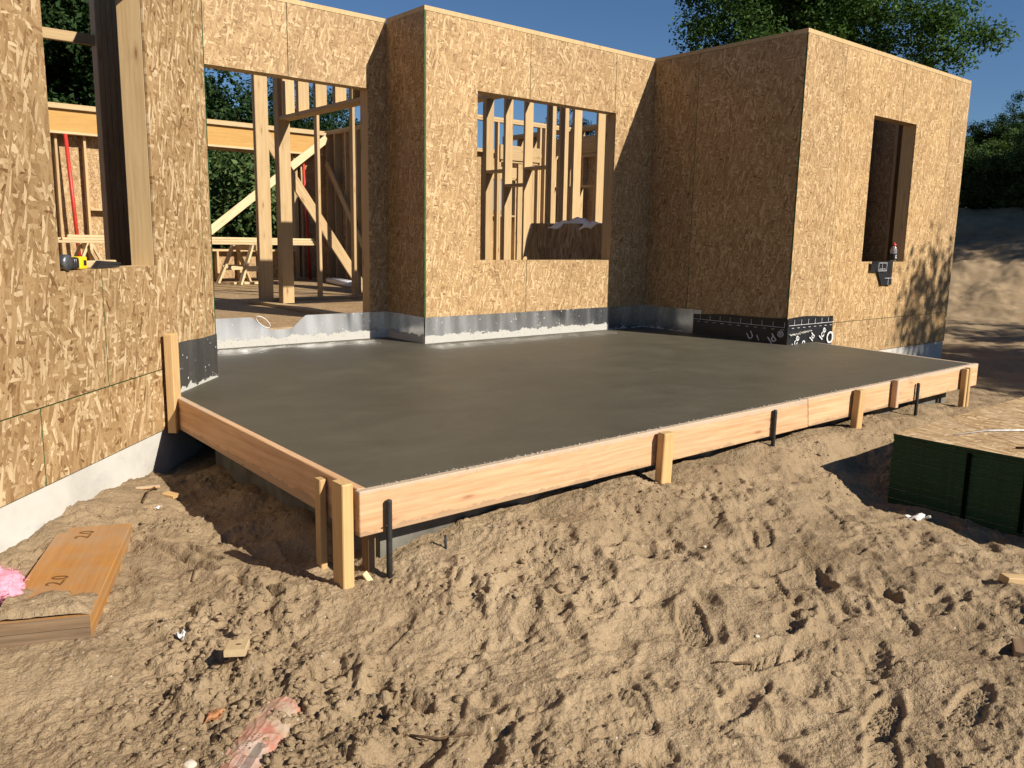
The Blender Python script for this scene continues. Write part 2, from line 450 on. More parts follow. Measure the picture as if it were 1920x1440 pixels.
MT = dict(
    osb=make_osb('osb', big=1.18), osb_near=make_osb('osb_near', big=1.5, contrast=True), osb_floor=make_osb('osb_floor', swap=True, dusty=.5, lines=False, tone=.8),
    osb_stack=make_osb('osb_stack', swap=True, dusty=.38, lines=False, big=1.5, contrast=True, tone=1.15),
    green=make_plain('green_edge_seal', (.004, .036, .012), .6, .3, .3, 40), seal=make_plain('green_seam_seal', (.02, .12, .035), .6, .3, .3, 40),
    spf=make_lumber('spruce_lumber', (.50, .335, .16), (.66, .475, .255)),
    spf2=make_lumber('pale_lumber', (.58, .42, .22), (.74, .57, .34), kn=.7),
    fir=make_lumber('fir_form_board', (.56, .315, .155), (.79, .515, .30), knot=(.28, .12, .055), kn=.85, smear=True),
    stake=make_lumber('stake_lumber', (.55, .33, .14), (.70, .47, .22), kn=.8),
    lvl=make_lumber('laminated_veneer', (.56, .30, .075), (.68, .41, .13), kn=.25),
    lvl_old=make_lumber('weathered_veneer', (.42, .185, .045), (.56, .27, .075), kn=.2, dust=.75),
    grey_wood=make_lumber('weathered_end', (.12, .075, .042), (.30, .205, .125), kn=.2, grain=1.0),
    shade_conc=make_plain('shaded_concrete', (.13, .12, .10), .9, .1, .3, 8, 0, .4, 40),  # grade beam concrete, colour darkened for the shade under the form boards
    slab=make_slab(), found=make_foundation(), sand=make_sand('sand'),
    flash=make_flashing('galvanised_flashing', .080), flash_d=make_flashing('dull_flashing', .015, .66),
    steel=make_plain('rusty_black_steel', (.022, .020, .019), .6, .4, .4, 60, 0, .4, 200),
    membrane=make_plain('black_membrane', (.012, .013, .015), .42, .4, .35, 25, 0, .25, 18),
    print_=make_plain('white_print', (.55, .55, .55), .7, .2, .35, 40),
    red=make_plain('red_paint', (.42, .03, .018), .45, .4, .15, 12),
    white=make_plain('white_plastic', (.75, .75, .74), .4, .4, .06, 10),
    yellow=make_plain('yellow_plastic', (.78, .52, .015), .4, .4, .05, 30),
    black=make_plain('black_plastic', (.014, .014, .015), .5, .4, .2, 60),
    grey=make_plain('grey_metal', (.16, .165, .175), .35, .5, .2, 60, .7),
    bark=make_plain('bark', (.075, .055, .04), .9, .1, .4, 14, 0, .7, 30),
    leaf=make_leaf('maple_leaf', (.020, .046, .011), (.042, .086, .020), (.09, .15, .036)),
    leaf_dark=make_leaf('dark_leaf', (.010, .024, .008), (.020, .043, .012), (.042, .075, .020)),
    leaf_bush=make_leaf('bush_leaf', (.030, .058, .018), (.065, .105, .030), (.13, .17, .060)),
    pink=make_plain('pink_fibreglass', (.72, .30, .38), .95, .05, .12, 30, 0, .9, 70),
    paper=make_plain('dirty_white_paper', (.55, .53, .50), .8, .2, .25, 30),
    twig=make_plain('twig_bark', (.10, .062, .035), .9, .1, .3, 60),
    dry_leaf=make_plain('dry_leaf', (.33, .15, .065), .75, .2, .35, 40),
    pebble=make_plain('pale_pebble', (.55, .48, .38), .75, .25, .25, 30),
    band=make_plain('unsealed_band', (.003, .006, .003), .95, .0, .3, 60),
    ink=make_plain('black_marker', (.14, .065, .022), .8, .1, .3, 60),
    cement=make_plain('dried_cement', (.46, .43, .38), .95, .1, .3, 45, 0, .6, 150),
)

# ------------------------------------------------------------------ ground
CP = np.array([
    # along the angled wall
    (-3.713, -2.351, -.415), (-3.617, -2.249, -.405), (-3.486, -2.108, -.39), (-3.369, -1.984, -.372), (-3.244, -1.85, -.362), (-3.144, -1.743, -.376), (-2.997, -1.587, -.384),
    (-2.80, -1.385, -.40), (-2.70, -1.30, -.50), (-4.1, -2.8, -.44), (-4.8, -3.0, -.5),
    # pit beside the left form board
    (-2.62, -1.35, -.50), (-2.66, -1.8, -.505), (-2.66, -2.2, -.51), (-2.68, -2.6, -.505), (-2.66, -3.0, -.49), (-2.5, -1.5, -.42), (-2.5, -2.04, -.40), (-2.5, -2.62, -.375), (-2.5, -2.9, -.375),
    (-2.2, -2.2, -.36), (-1.5, -2.5, -.35), (-2.80, -2.0, -.50), (-2.84, -2.5, -.505), (-2.93, -1.9, -.43), (-3.0, -2.3, -.445), (-2.96, -2.75, -.475), (-3.25, -2.1, -.43),
    # corner, front edge
    (-2.68, -3.42, -.462), (-2.64, -3.2, -.485), (-2.52, -3.48, -.452), (-2.42, -3.35, -.42), (-2.25, -3.38, -.372), (-2.2, -3.5, -.405), (-1.9, -3.42, -.335), (-1.6, -3.5, -.352), (-1.25, -3.45, -.315), (-.85, -3.52, -.342),
    (-.4, -3.46, -.30), (.234, -3.5, -.292), (.7, -3.47, -.29), (1.25, -3.5, -.302), (1.8, -3.5, -.30), (2.18, -3.52, -.333), (2.7, -3.5, -.34), (3.1, -3.52, -.378), (3.6, -3.4, -.42), (3.45, -2.6, -.42), (3.8, -2.0, -.42), (5.0, -2.0, -.46), (6.6, -2.0, -.50),
    (-2.3, -3.34, -.355), (-2.05, -3.36, -.325), (-1.8, -3.34, -.31), (-1.45, -3.36, -.30), (-1.0, -3.36, -.295), (-.5, -3.36, -.29), (.1, -3.36, -.28), (.8, -3.36, -.28), (1.6, -3.36, -.285), (2.4, -3.36, -.30),
    (-1.5, -3.0, -.33), (0, -2.8, -.32), (1.5, -2.8, -.32), (2.8, -2.8, -.33), (0, -1.5, -.4), (2, -1.5, -.4),
    # around the stack of sheets
    (.30, -3.72, -.45), (.60, -4.05, -.575), (.42, -4.1, -.565), (.42, -4.35, -.58), (.40, -4.6, -.595), (.45, -4.85, -.60), (.30, -5.1, -.60), (.8, -3.85, -.52), (1.5, -3.8, -.43), (2.2, -3.85, -.42), (3.2, -4.0, -.45), (1.5, -4.6, -.56), (2.6, -4.8, -.56), (.12, -4.2, -.515), (.10, -4.5, -.54), (-.1, -4.8, -.55), (-.3, -3.85, -.405), (-.25, -4.3, -.485),
    # foreground
    (-3.85, -3.0, -.50), (-3.6, -3.1, -.488), (-3.35, -2.75, -.478), (-3.1, -2.3, -.458), (-3.25, -3.2, -.508), (-3.5, -3.6, -.545), (-3.9, -3.6, -.56), (-3.2, -3.9, -.55), (-3.0, -3.6, -.525), (-2.7, -3.75, -.508), (-2.5, -4.1, -.54), (-2.9, -4.4, -.565),
    (-2.0, -3.8, -.462), (-1.9, -4.4, -.54), (-1.3, -3.9, -.445), (-1.0, -4.4, -.52), (-.6, -4.1, -.468), (-.9, -5.0, -.555), (-1.6, -5.0, -.57), (-2.2, -5.0, -.585), (-3.0, -5.0, -.59), (-4.0, -4.5, -.59), (-4.2, -6.2, -.60), (-2, -6.5, -.60), (0, -5.6, -.57), (.6, -6.2, -.58), (3, -6.5, -.58),
    (5, -3.5, -.50), (7, -3, -.53), (9, -1, -.56), (8, 1, -.55), (12, 0, -.56), (12, -5, -.58), (8, -8, -.6), (-8, -8, -.6), (-8, -4, -.55), (-9, 4, -.5), (0, 12, -.35), (8, 11, -.3), (-6, 12, -.35), (0, 5, -.4), (5, 4, -.4),
], float)
rngp = np.random.RandomState(5)
PRINTS = []
def _add_prints():
    fixed = [(-2.83, -4.30, .55), (-2.30, -4.62, 1.0), (-2.56, -4.42, -.25), (-1.95, -4.80, .15), (-1.72, -4.40, .9), (-1.35, -4.62, .2), (-1.48, -4.95, .75), (-2.58, -4.05, .35), (-1.0, -4.12, -.15), (-.72, -4.62, .6), (-.45, -4.4, .1)]
    for f in fixed: PRINTS.append(f)
    tries = 0
    while len(PRINTS) < 58 and tries < 6000:
        tries += 1
        x = rngp.uniform(-2.9, .45); y = rngp.uniform(-5.6, -3.72)
        if x > .1 and y > -4.0: continue
        if any((x - a) ** 2 + (y - b) ** 2 < .21 ** 2 for a, b, _ in PRINTS): continue
        PRINTS.append((x, y, rngp.normal(.35, .75)))
_add_prints()
DENTS = []
_rd = np.random.RandomState(17)
for _ in range(310):
    _x, _y = _rd.uniform(-3.2, .5), _rd.uniform(-5.7, -3.62)
    if _x > .2 and _y > -4.1: continue
    if _x < -2.7 and _y > -4.3 and _rd.rand() < .6: continue
    DENTS.append((_x, _y, _rd.uniform(.045, .12), _rd.uniform(.03, .07), _rd.normal(.5, .6), .006 + .021 * _rd.rand() ** 1.6))
for _ in range(60):
    DENTS.append((_rd.uniform(-3.6, -2.75), _rd.uniform(-4.2, -1.9), _rd.uniform(.04, .10), _rd.uniform(.03, .06), _rd.normal(1.1, .6), .006 + .014 * _rd.rand()))
GROOVES = [([(-3.05 + .0, -3.62), (-2.95, -3.82), (-2.72, -3.98), (-2.42, -4.08), (-2.1, -4.12)], k) for k in (0, .05, .12, .2)]

def base_h(X, Y):
    num = np.zeros_like(X); den = np.zeros_like(X)
    for x, y, z in CP:
        w = 1.0 / ((X - x) ** 2 + (Y - y) ** 2 + .012) ** 1.6
        num += w * z; den += w
    z = num / den
    far = np.clip((np.hypot(X + 1, Y + 2) - 9) / 8, 0, 1)
    z = z * (1 - far) + far * -.52
    # the dug bank on the right and the rise behind the house
    d = (X - 14.5) * .93 + (Y - 1.6) * .36
    t = np.clip(d / 13.0, 0, 1); bank = 2.75 * t * t * (3 - 2 * t)
    t2 = np.clip((Y - 14 - .1 * X) / 16, 0, 1); rise = 1.4 * t2 * t2 * (3 - 2 * t2)
    lump = np.clip(d / 4 + .3, 0, 1) * (.07 * vnoise(X * 2.3, Y * 2.3, 46) + .05 * vnoise(X * 5, Y * 5, 47) + .28 * vnoise(X * .35, Y * .35, 44) + .18 * vnoise(X * 1.1, Y * 1.1, 45))
    return z + np.maximum(bank, rise) + lump

def clod_mask(X, Y):
    g = lambda x, y, r: np.exp(-((X - x) ** 2 + (Y - y) ** 2) / (r * r))
    m = 1.25 * g(-3.35, -3.75, .33) + 1.25 * g(-3.2, -4.1, .32) + .95 * g(-3.1, -3.4, .22) + .9 * g(-2.95, -4.15, .2) + .75 * g(-1.85, -3.62, .22) + .6 * g(-1.2, -3.65, .3) + .8 * g(-2.35, -3.75, .22) + .6 * g(-2.0, -3.95, .25) + .7 * g(-.6, -3.75, .25) + .6 * g(.4, -3.7, .35) + .5 * g(1.5, -3.7, .5) + .6 * g(-3.3, -2.1, .2) + .5 * g(-2.95, -2.3, .2) + .8 * g(-2.7, -4.7, .2)
    m = m + .55 * np.clip(vnoise(X * 1.7, Y * 1.7, 71) * 2.2 - .15, 0, 1)
    return np.clip(m, 0, 1.1)

def ground_h(X, Y, detail=True):
    z = base_h(X, Y)
    if not detail: return z
    near = np.clip((16 - np.hypot(X - CAM.x, Y - CAM.y)) / 8, 0, 1)
    soft = .022 * vnoise(X * 1.9, Y * 1.9, 1) + .016 * vnoise(X * 4.6, Y * 4.6, 2) + .011 * vnoise(X * 9.5, Y * 9.5, 3)
    z = z + soft * (.35 + .65 * near)
    farl = .05 * vnoise(X * .9, Y * .9, 31) + .045 * vnoise(X * 2.3, Y * 2.3, 32) + .035 * np.abs(vnoise(X * 4.1, Y * 4.1, 33))
    z = z + farl * np.clip((np.hypot(X - CAM.x, Y - CAM.y) - 7) / 8, 0, 1)
    sel = near > 0.02
    if not sel.any(): return z
    x, y = X[sel], Y[sel]
    cm = clod_mask(x, y)
    dz = np.zeros_like(x)
    for i, (px, py, an) in enumerate(PRINTS):
        dx, dy = x - px, y - py
        s2 = np.abs(dx) + np.abs(dy) < .42
        if not s2.any(): continue
        u = dx[s2] * math.cos(an) + dy[s2] * math.sin(an); v = -dx[s2] * math.sin(an) + dy[s2] * math.cos(an)
        wob = .012 * vnoise(u * 14 + i, v * 14, 91 + i % 7)
        hw = .049 + .010 * np.cos(u * 16 + .6) - .012 * np.exp(-((u + .02) / .05) ** 2)
        q = ((np.abs(u) / .145) ** 3.2 + (np.abs(v) / hw) ** 3.0) ** (1 / 3.1) + wob * 6
        amp = .3 + .75 * _hash(np.array([i]), np.array([3]), 7)[0] ** 1.4
        dep = .017
        ins = np.clip((1.06 - q) / .11, 0, 1)
        heel = .012 * np.exp(-((u + .10) / .05) ** 2)
        tread = .0048 * np.sign(np.sin(u * 190 + (5 * np.sign(v) * v * 60))) * np.clip((.9 - q) / .1, 0, 1) * (1 if i % 3 else .2)
        rim = .008 * np.exp(-((q - 1.22) / .17) ** 2) * (.45 + .8 * np.clip(u * 4 + .3, 0, 1))
        dz[s2] += amp * (-(dep + heel) * ins + tread * ins + rim)
    dz = dz * (1 - .55 * np.clip(cm, 0, 1))
    for pts, off in GROOVES:
        pts = np.array(pts, float)
        dmin = np.full_like(x, 9.0)
        for (ax, ay), (bx, by) in zip(pts[:-1], pts[1:]):
            ax_, ay_, bx_, by_ = ax + off * .3, ay - off, bx + off * .3, by - off
            ex, ey = bx_ - ax_, by_ - ay_
            t = np.clip(((x - ax_) * ex + (y - ay_) * ey) / (ex * ex + ey * ey), 0, 1)
            dmin = np.minimum(dmin, np.hypot(x - ax_ - t * ex, y - ay_ - t * ey))
        dmin = dmin + .010 * vnoise(x * 9, y * 9, 77)
        dz += -.004 * np.exp(-(dmin / .007) ** 2) + .002 * np.exp(-((dmin - .018) / .010) ** 2)
    for i, (px, py, ra, rb, an, dp) in enumerate(DENTS):
        dx, dy = x - px, y - py
        s2 = np.abs(dx) + np.abs(dy) < 3.2 * ra
        if not s2.any(): continue
        u = (dx[s2] * math.cos(an) + dy[s2] * math.sin(an)) / ra; v = (-dx[s2] * math.sin(an) + dy[s2] * math.cos(an)) / rb
        q = np.sqrt(u * u + v * v) + .35 * vnoise(u * 1.5 + i, v * 1.5, 300 + i % 9)
        dz[s2] += -dp * np.clip(1.15 - q, 0, 1) ** .8 + .45 * dp * np.exp(-((q - 1.35) / .28) ** 2) * (.6 + .4 * np.sin(np.arctan2(v, u) + i))
    # boot heel cut and a slot left by a board
    for (ax, ay, bx, by, wd, dp) in ((-2.985, -3.05, -2.90, -3.28, .020, .05), (-3.02, -2.55, -2.96, -2.80, .014, .025), (-2.90, -4.02, -2.84, -4.20, .035, .05), (-3.15, -2.35, -3.02, -2.9, .02, .018)):
        ex, ey = bx - ax, by - ay
        t = np.clip(((x - ax) * ex + (y - ay) * ey) / (ex * ex + ey * ey), 0, 1)
        d = np.hypot(x - ax - t * ex, y - ay - t * ey)
        dz += -dp * np.clip(1.3 - d / wd, 0, 1) + .010 * np.exp(-((d - wd * 1.7) / .02) ** 2)
    wx = x + .016 * vnoise(x * 26, y * 26, 401) + .007 * vnoise(x * 60, y * 60, 402); wy = y + .016 * vnoise(x * 26, y * 26, 403) + .007 * vnoise(x * 60, y * 60, 404)
    cl = .060 * cells(wx * 8, wy * 8, 3, .12, .6) * np.clip(cm * 1.3 - .35, 0, 1) + .018 * cells(wx * 20, wy * 20, 4, .10, .6) * np.clip(cm * 1.2 - .12, 0, 1) + .019 * cells(wx * 42, wy * 42, 6, .1, .6) * (.30 + .9 * cm)
    dz += cl * 1.15
    dz += .011 * vnoise(x * 6.5 + .4 * y, y * 7.5, 121) * (1 - .4 * np.clip(cm, 0, 1)) - .012 * np.clip(vnoise(x * 5.1, y * 5.1, 122) - .22, 0, 1) * 1.6
    crumb = _hash(np.floor(x * 7), np.floor(y * 7), 3)
    dz += .0075 * fbm(x * 26, y * 26, 8, 4, .66) * (.45 + .9 * cm)
    rg = np.clip(vnoise(x * 2.6, y * 2.6, 131) * 2.5 + .1, 0, 1)
    dz += rg * (.024 * cells(wx * 27, wy * 27, 14, .08, .5) + .017 * cells(wx * 52, wy * 52, 16, .1, .5))
    dz += .011 * np.clip(np.abs(fbm(x * 11, y * 11, 140, 4, .6)) - .12, 0, 1)
    dz += .012 * np.abs(vnoise(x * 5.5, y * 5.5, 21)) * (1 - np.clip(cm, 0, 1))
    # rough edge against the form boards
    z2 = z.copy(); z2[sel] = z[sel] + dz * near[sel]
    return z2
def gz(x, y, detail=True):
    return float(ground_h(np.array([float(x)]), np.array([float(y)]), detail)[0])

def build_ground():
    c0 = CAM.xy - Vector((math.sin(YAW), math.cos(YAW))) * .9
    ang_f = np.radians(np.arange(-47, 47.001, .105)); ang_c = np.radians(np.arange(50, 311, 3.0))
    ang = np.concatenate([ang_f, ang_c]) + 0.0
    rad = np.concatenate([np.geomspace(.02, 2.2, 34, endpoint=False), np.geomspace(2.2, 9.5, 620, endpoint=False), np.geomspace(9.5, 45, 250, endpoint=False), np.geomspace(45, 900, 36)])
    A_, Rr = np.meshgrid(ang + YAW, rad)          # bearing from +Y towards +X
    X = c0.x + Rr * np.sin(A_); Y = c0.y + Rr * np.cos(A_)
    Z = ground_h(X.ravel(), Y.ravel()).reshape(X.shape)
    nr, na = X.shape
    V = np.stack([X.ravel(), Y.ravel(), Z.ravel()], 1)
    i, j = np.meshgrid(np.arange(nr - 1), np.arange(na), indexing='ij')
    j2 = (j + 1) % na
    Q = np.stack([i * na + j, (i + 1) * na + j, (i + 1) * na + j2, i * na + j2], -1).reshape(-1, 4)
    # centre cap
    cz = gz(c0.x, c0.y)
    me = fast_mesh('ground', V, Q, MT['sand'], smooth=True)
    o = link('ground', me)
    tag(o, 'trodden brown sand covering the whole building site', None, None, 'structure')
    return o
ground = build_ground()

def lumps(name, centers, sizes, mat, seed=1, flat=.75):
    """many small angular clods in one mesh"""
    bm = bmesh.new(); bmesh.ops.create_icosphere(bm, subdivisions=1, radius=1)
    bv = np.array([v.co[:] for v in bm.verts]); bf = np.array([[v.index for v in f.verts] for f in bm.faces]); bm.free()
    rs = np.random.RandomState(seed)
    n = len(centers); nv = len(bv)
    V = np.zeros((n, nv, 3))
    for k in range(n):
        j = bv * (1 + rs.normal(0, .17, (nv, 1)))
        an = rs.uniform(0, 6.28); c, s = math.cos(an), math.sin(an)
        sc = np.array([rs.uniform(.7, 1.3), rs.uniform(.6, 1.0), rs.uniform(.55, .9) * flat]) * sizes[k]
        j = j * sc
        V[k] = np.stack([j[:, 0] * c - j[:, 1] * s, j[:, 0] * s + j[:, 1] * c, j[:, 2]], 1) + centers[k]
    F = (bf[None] + (np.arange(n) * nv)[:, None, None]).reshape(-1, 3)
    me = fast_mesh(name, V.reshape(-1, 3), F, mat, smooth=True, tri=True)
    return link(name, me)
def build_clods():
    rs = np.random.RandomState(9)
    N = 260000
    x = rs.uniform(-4.0, 3.4, N); y = rs.uniform(-5.6, -1.4, N)
    cm = clod_mask(x, y)
    keep = rs.rand(N) < np.clip(cm ** 2 * .24 + .05, 0, 1)
    inslab = (x > XS0 + .1) & (y > YS + .05) & (x < 3.5)
    behind = ((x + 2.157) * -math.sin(THA) + (y + .689) * math.cos(THA)) > -.03
    st = (x > .55) & (y < -3.95)
    keep &= ~inslab & ~behind & ~st
    x, y, cm = x[keep][:13000], y[keep][:13000], cm[keep][:13000]
    sz = .0026 + .013 * rs.rand(len(x)) ** 5.5 * (.35 + cm)
    big = rs.rand(len(x)) < .010 * cm
    sz[big] = rs.uniform(.014, .034, big.sum())
    z = ground_h(x, y)
    c = np.stack([x, y, z + sz * .05], 1)
    o = lumps('sand_clods', c, sz, MT['sand'], 4, .6)
    tag(o, 'loose crumbs and clods of damp sand scattered over the ground', None, None, 'stuff')
build_clods()

# ------------------------------------------------------------------ the house
house = empty('house')
tag(house, 'unfinished house with oriented strand board walls, open window holes and bare timber framing', 'house')
S38 = .038

class Wall:
    """one framed wall: outer face through (ox, oy), running along local x at angle th, outward = local -y"""
    def __init__(s, ox, oy, th, L, ops=(), z0=ZF, z1=H, fd=.14, name='exterior_wall', t=.012, spacing=.4064, off=.19, mat='spf', frame=True, s_from=0.0, blocks=()):
        s.ox, s.oy, s.th, s.L = ox, oy, th, L
        s.c, s.si = math.cos(th), math.sin(th)
        s.t, s.fd, s.ops = t, fd, ops
        m = MT[mat]
        n0, nm = t + .001, t + fd / 2 + .001
        # plates: the body of the part
        vs, fs = [], []
        def bar(a, b, za, zb, na, nb):
            k = len(vs)
            for z in (za, zb):
                for (q, n) in ((a, na), (b, na), (b, nb), (a, nb)): vs.append(s.P(q, n, z))
            for f in ((0, 3, 2, 1), (4, 5, 6, 7), (0, 1, 5, 4), (1, 2, 6, 5), (2, 3, 7, 6), (3, 0, 4, 7)): fs.append(tuple(i + k for i in f))
        segs = [(s_from, L)]
        for (a, b, lo, hi) in ops:
            if lo <= z0 + .05:
                segs = [q for (p, r) in segs for q in ((p, min(r, a)), (max(p, b), r)) if q[1] - q[0] > .02]
        bar(s_from + .001, L - .001, z1 - S38 + .0005, z1, .003 if t > 0 else n0, n0 + fd)
        s.o = link(name, mesh_from('wall_plates', vs, fs, m), house)
        wdn = (-s.si, s.c, 0)
        for (a, b) in segs: board('bottom_plate', s.P(a + .001, nm, z0 + S38 / 2), s.P(b - .001, nm, z0 + S38 / 2), wdn, fd - .001, S38 - .001, m, s.o)
        board('top_plate', s.P(s_from + .001, nm, z1 - S38 * 1.5), s.P(L - .001, nm, z1 - S38 * 1.5), wdn, fd - .002, S38 - .001, m, s.o)
        zlo, zhi = z0 + S38, z1 - 2 * S38
        pos = []
        q = s_from + .02
        pos.append(q)
        q = s_from + off
        while q < L - .06:
            pos.append(q); q += spacing
        pos.append(L - .02)
        wd = (s.c, s.si, 0)
        def stud(q, a, b, nm_='stud'):
            if b - a < .03: return
            board(nm_, s.P(q, nm, a), s.P(q, nm, b), wd, S38, fd - .002, m, s.o)
        if frame:
            for q in pos:
                inside = [o for o in ops if o[0] - .10 < q < o[1] + .10]
                if not inside: stud(q, zlo, zhi)
                else:
                    a, b, lo, hi = inside[0]
                    if a - .01 < q < b + .01:
                        if lo > z0 + .1: stud(q, zlo, lo - S38 - .001)
                        stud(q, hi + .275, zhi)
            for (a, b, lo, hi) in ops:
                for sd, e in ((-1, a), (1, b)):
                    stud(e + sd * .020, (zlo), hi, 'trimmer')
                    stud(e + sd * .060, zlo, zhi, 'stud')
                for k, dn in enumerate((-.045, .045)):
                    board('header', s.P(a - .038, nm + dn, hi + .157), s.P(b + .038, nm + dn, hi + .157), (0, 0, 1), .235, .044, m, s.o)
                board('header_plate', s.P(a - .001, nm, hi + .020), s.P(b + .001, nm, hi + .020), (-s.si, s.c, 0), fd - .004, .036, m, s.o)
                if lo > z0 + .1:
                    board('sill', s.P(a - .001, nm, lo - .020), s.P(b + .001, nm, lo - .020), (-s.si, s.c, 0), fd - .004, S38, m, s.o)
            for (q0, q1, z) in blocks:
                board('blocking', s.P(q0, nm, z), s.P(q1, nm, z), (-s.si, s.c, 0), fd - .01, S38, m, s.o)
    def P(s, q, n, z): return Vector((s.ox + q * s.c - n * s.si, s.oy + q * s.si + n * s.c, z))
    def mw(s, q=0, n=0, z=0):
        p = s.P(q, n, z)
        return Matrix(((s.c, -s.si, 0, p.x), (s.si, s.c, 0, p.y), (0, 0, 1, p.z), (0, 0, 0, 1)))
    def panel(s, a, b, lo, hi, mat='osb', n=0.0, t=None, holes=None, gap=.0028, name='sheathing_panel', edge='seal', tilt=0):
        t = s.t if t is None else t
        a, b, lo, hi = a + gap, b - gap, lo + gap, hi - gap
        hs = [(max(a, h[0]), min(b, h[1]), max(lo, h[2]), min(hi, h[3])) for h in (s.ops if holes is None else holes)]
        hs = [h for h in hs if h[1] - h[0] > .001 and h[3] - h[2] > .001]
        xs = sorted({a, b, *[v for h in hs for v in h[:2]]}); zs = sorted({lo, hi, *[v for h in hs for v in h[2:]]})
        fill = {}
        for i in range(len(xs) - 1):
            for k in range(len(zs) - 1):
                cx, cz = (xs[i] + xs[i + 1]) / 2, (zs[k] + zs[k + 1]) / 2
                fill[i, k] = not any(h[0] < cx < h[1] and h[2] < cz < h[3] for h in hs)
        todo = {c for c, f in fill.items() if f}
        first = None
        while todo:            # each connected piece of sheet is its own object
            comp, stack = set(), [todo.pop()]
            while stack:
                c = stack.pop(); comp.add(c)
                for dd in ((1, 0), (-1, 0), (0, 1), (0, -1)):
                    e = (c[0] + dd[0], c[1] + dd[1])
                    if e in todo: todo.discard(e); stack.append(e)
            vs, fs, fm, idx = [], [], [], {}
            def V(i, k, d):
                if (i, k, d) not in idx:
                    idx[i, k, d] = len(vs); vs.append((xs[i] - a, t if d else 0, zs[k] - lo))
                return idx[i, k, d]
            for (i, k) in sorted(comp):
                fs.append((V(i, k, 0), V(i + 1, k, 0), V(i + 1, k + 1, 0), V(i, k + 1, 0))); fm.append(0)
                fs.append((V(i, k, 1), V(i, k + 1, 1), V(i + 1, k + 1, 1), V(i + 1, k, 1))); fm.append(0)
                for di, dk, e in ((-1, 0, ((i, k), (i, k + 1))), (1, 0, ((i + 1, k + 1), (i + 1, k))), (0, -1, ((i + 1, k), (i, k))), (0, 1, ((i, k + 1), (i + 1, k + 1)))):
                    if (i + di, k + dk) not in comp:
                        (p, q), (u, v) = e
                        fs.append((V(p, q, 0), V(u, v, 0), V(u, v, 1), V(p, q, 1)))
                        fm.append(1 if (i + di, k + dk) not in fill else 0)
            me = mesh_from('osb_panel', vs, fs, [MT[mat], MT[edge]], fm)
            o = link(name, me, s.o, s.mw(a, n + random.uniform(0, .0006), lo))
            first = first or o
        return first
    def sheath(s, seams, lower=None, mat='osb', hi=None, lo=ZS, a=0.0, b=None):
        b = s.L if b is None else b
        cuts = [a] + [q for q in seams if a < q < b] + [b]
        for p, q in zip(cuts[:-1], cuts[1:]): s.panel(p, q, lo, hi or H - S38 - .001, mat)
        if lower is not None:
            cuts = [a] + [q for q in lower if a < q < b] + [b]
            for p, q in zip(cuts[:-1], cuts[1:]): s.panel(p, q, ZB, lo, mat)
    def sheet(s, name, poly, mat, n=-.003, wav=.0017, thick=.0012, zoff=0, seed=0, nx=26, nz=5):
        """thin sheet metal or membrane: polygon given as lower and upper edge functions over s"""
        a, b, lof, hif = poly
        vs, fs = [], []
        rs = random.Random(seed)
        ph = [rs.uniform(0, 6) for _ in range(4)]
        for side in (0, 1):
            for i in range(nx + 1):
                q = a + (b - a) * i / nx
                l, h = lof(q), hif(q)
                for k in range(nz + 1):
                    z = l + (h - l) * k / nz
                    w = wav * (math.sin(q * 11 + ph[0]) + .7 * math.sin(q * 23 + z * 9 + ph[1]) + .5 * math.sin(q * 5.3 + z * 17 + ph[2]) + .45 * math.sin(q * 41 + z * 5 + ph[3])) * (.4 + .6 * k / nz)
                    vs.append((q - a, n - wav * 2.6 - w + (thick if side else 0), z))
        m0 = (nx + 1) * (nz + 1)
        for i in range(nx):
            for k in range(nz):
                p = i * (nz + 1) + k; r = p + nz + 1
                fs.append((p, r, r + 1, p + 1)); fs.append((m0 + p, m0 + p + 1, m0 + r + 1, m0 + r))
            p = i * (nz + 1); r = p + nz + 1
            fs.append((p + nz, r + nz, m0 + r + nz, m0 + p + nz)); fs.append((p, m0 + p, m0 + r, r))
        for i in (0, nx):
            for k in range(nz):
                p = i * (nz + 1) + k
                fs.append((p, p + 1, m0 + p + 1, m0 + p) if i == 0 else (p, m0 + p, m0 + p + 1, p + 1))
        me = mesh_from(name, vs, fs, MT[mat])
        for p_ in me.polygons: p_.use_smooth = True
        me.set_sharp_from_angle(angle=R_(35))
        return link(name, me, s.o, s.mw(a, 0, 0))

random.seed(3)
# A: the angled wall nearest the camera (s runs from -2.8 to 0 at the open corner)
wA = Wall(A0.x, A0.y, THA, 0.0, ops=[(-1.703, -.772, .757, 2.268)], s_from=-2.8, off=.27)
wA.sheath([-2.575, -1.355, -.135], lower=[-1.93, -.71], mat='osb_near', a=-2.8, b=0.0)
# return wall behind its open corner
wR = Wall(A0.x + .0, A0.y, R_(90), 1.313, off=.24, s_from=.22)
wR.panel(.012, 1.315, ZB, H - S38)
wR.panel(-.0, .010, ZB, H - S38, gap=0)
# corner strip that shows the green sealed edge beside the angled wall
board('corner_strip', Vector(wA.P(.006, .006, ZB)), Vector(wA.P(.006, .006, H - .04)), (wA.c, wA.si, 0), .011, .012, MT['green'], wA.o, .001)
# B: recessed wall with the wide door hole
XB0 = -2.45
def bx(x): return x - XB0
wB = Wall(XB0, YB, 0.0, -XB0 - .001, ops=[(bx(-2.0), bx(-.192), ZF, 2.268)], off=.1)
for q in (.06, .10, .14, .18, .22): board('stud', wB.P(q, .085, ZF + S38), wB.P(q, .085, H - .077), (1, 0, 0), S38, .138, MT['spf'], wB.o)
wB.panel(bx(A0.x), bx(-2.0), ZS, H - S38 - .001); wB.panel(bx(-2.0) + .001, bx(-.96), 2.268, H - S38 - .001)
wB.panel(bx(-.96), bx(.010), ZS, H - S38 - .001)
wB.panel(bx(A0.x), bx(-.001), ZB, ZF - .02, holes=())
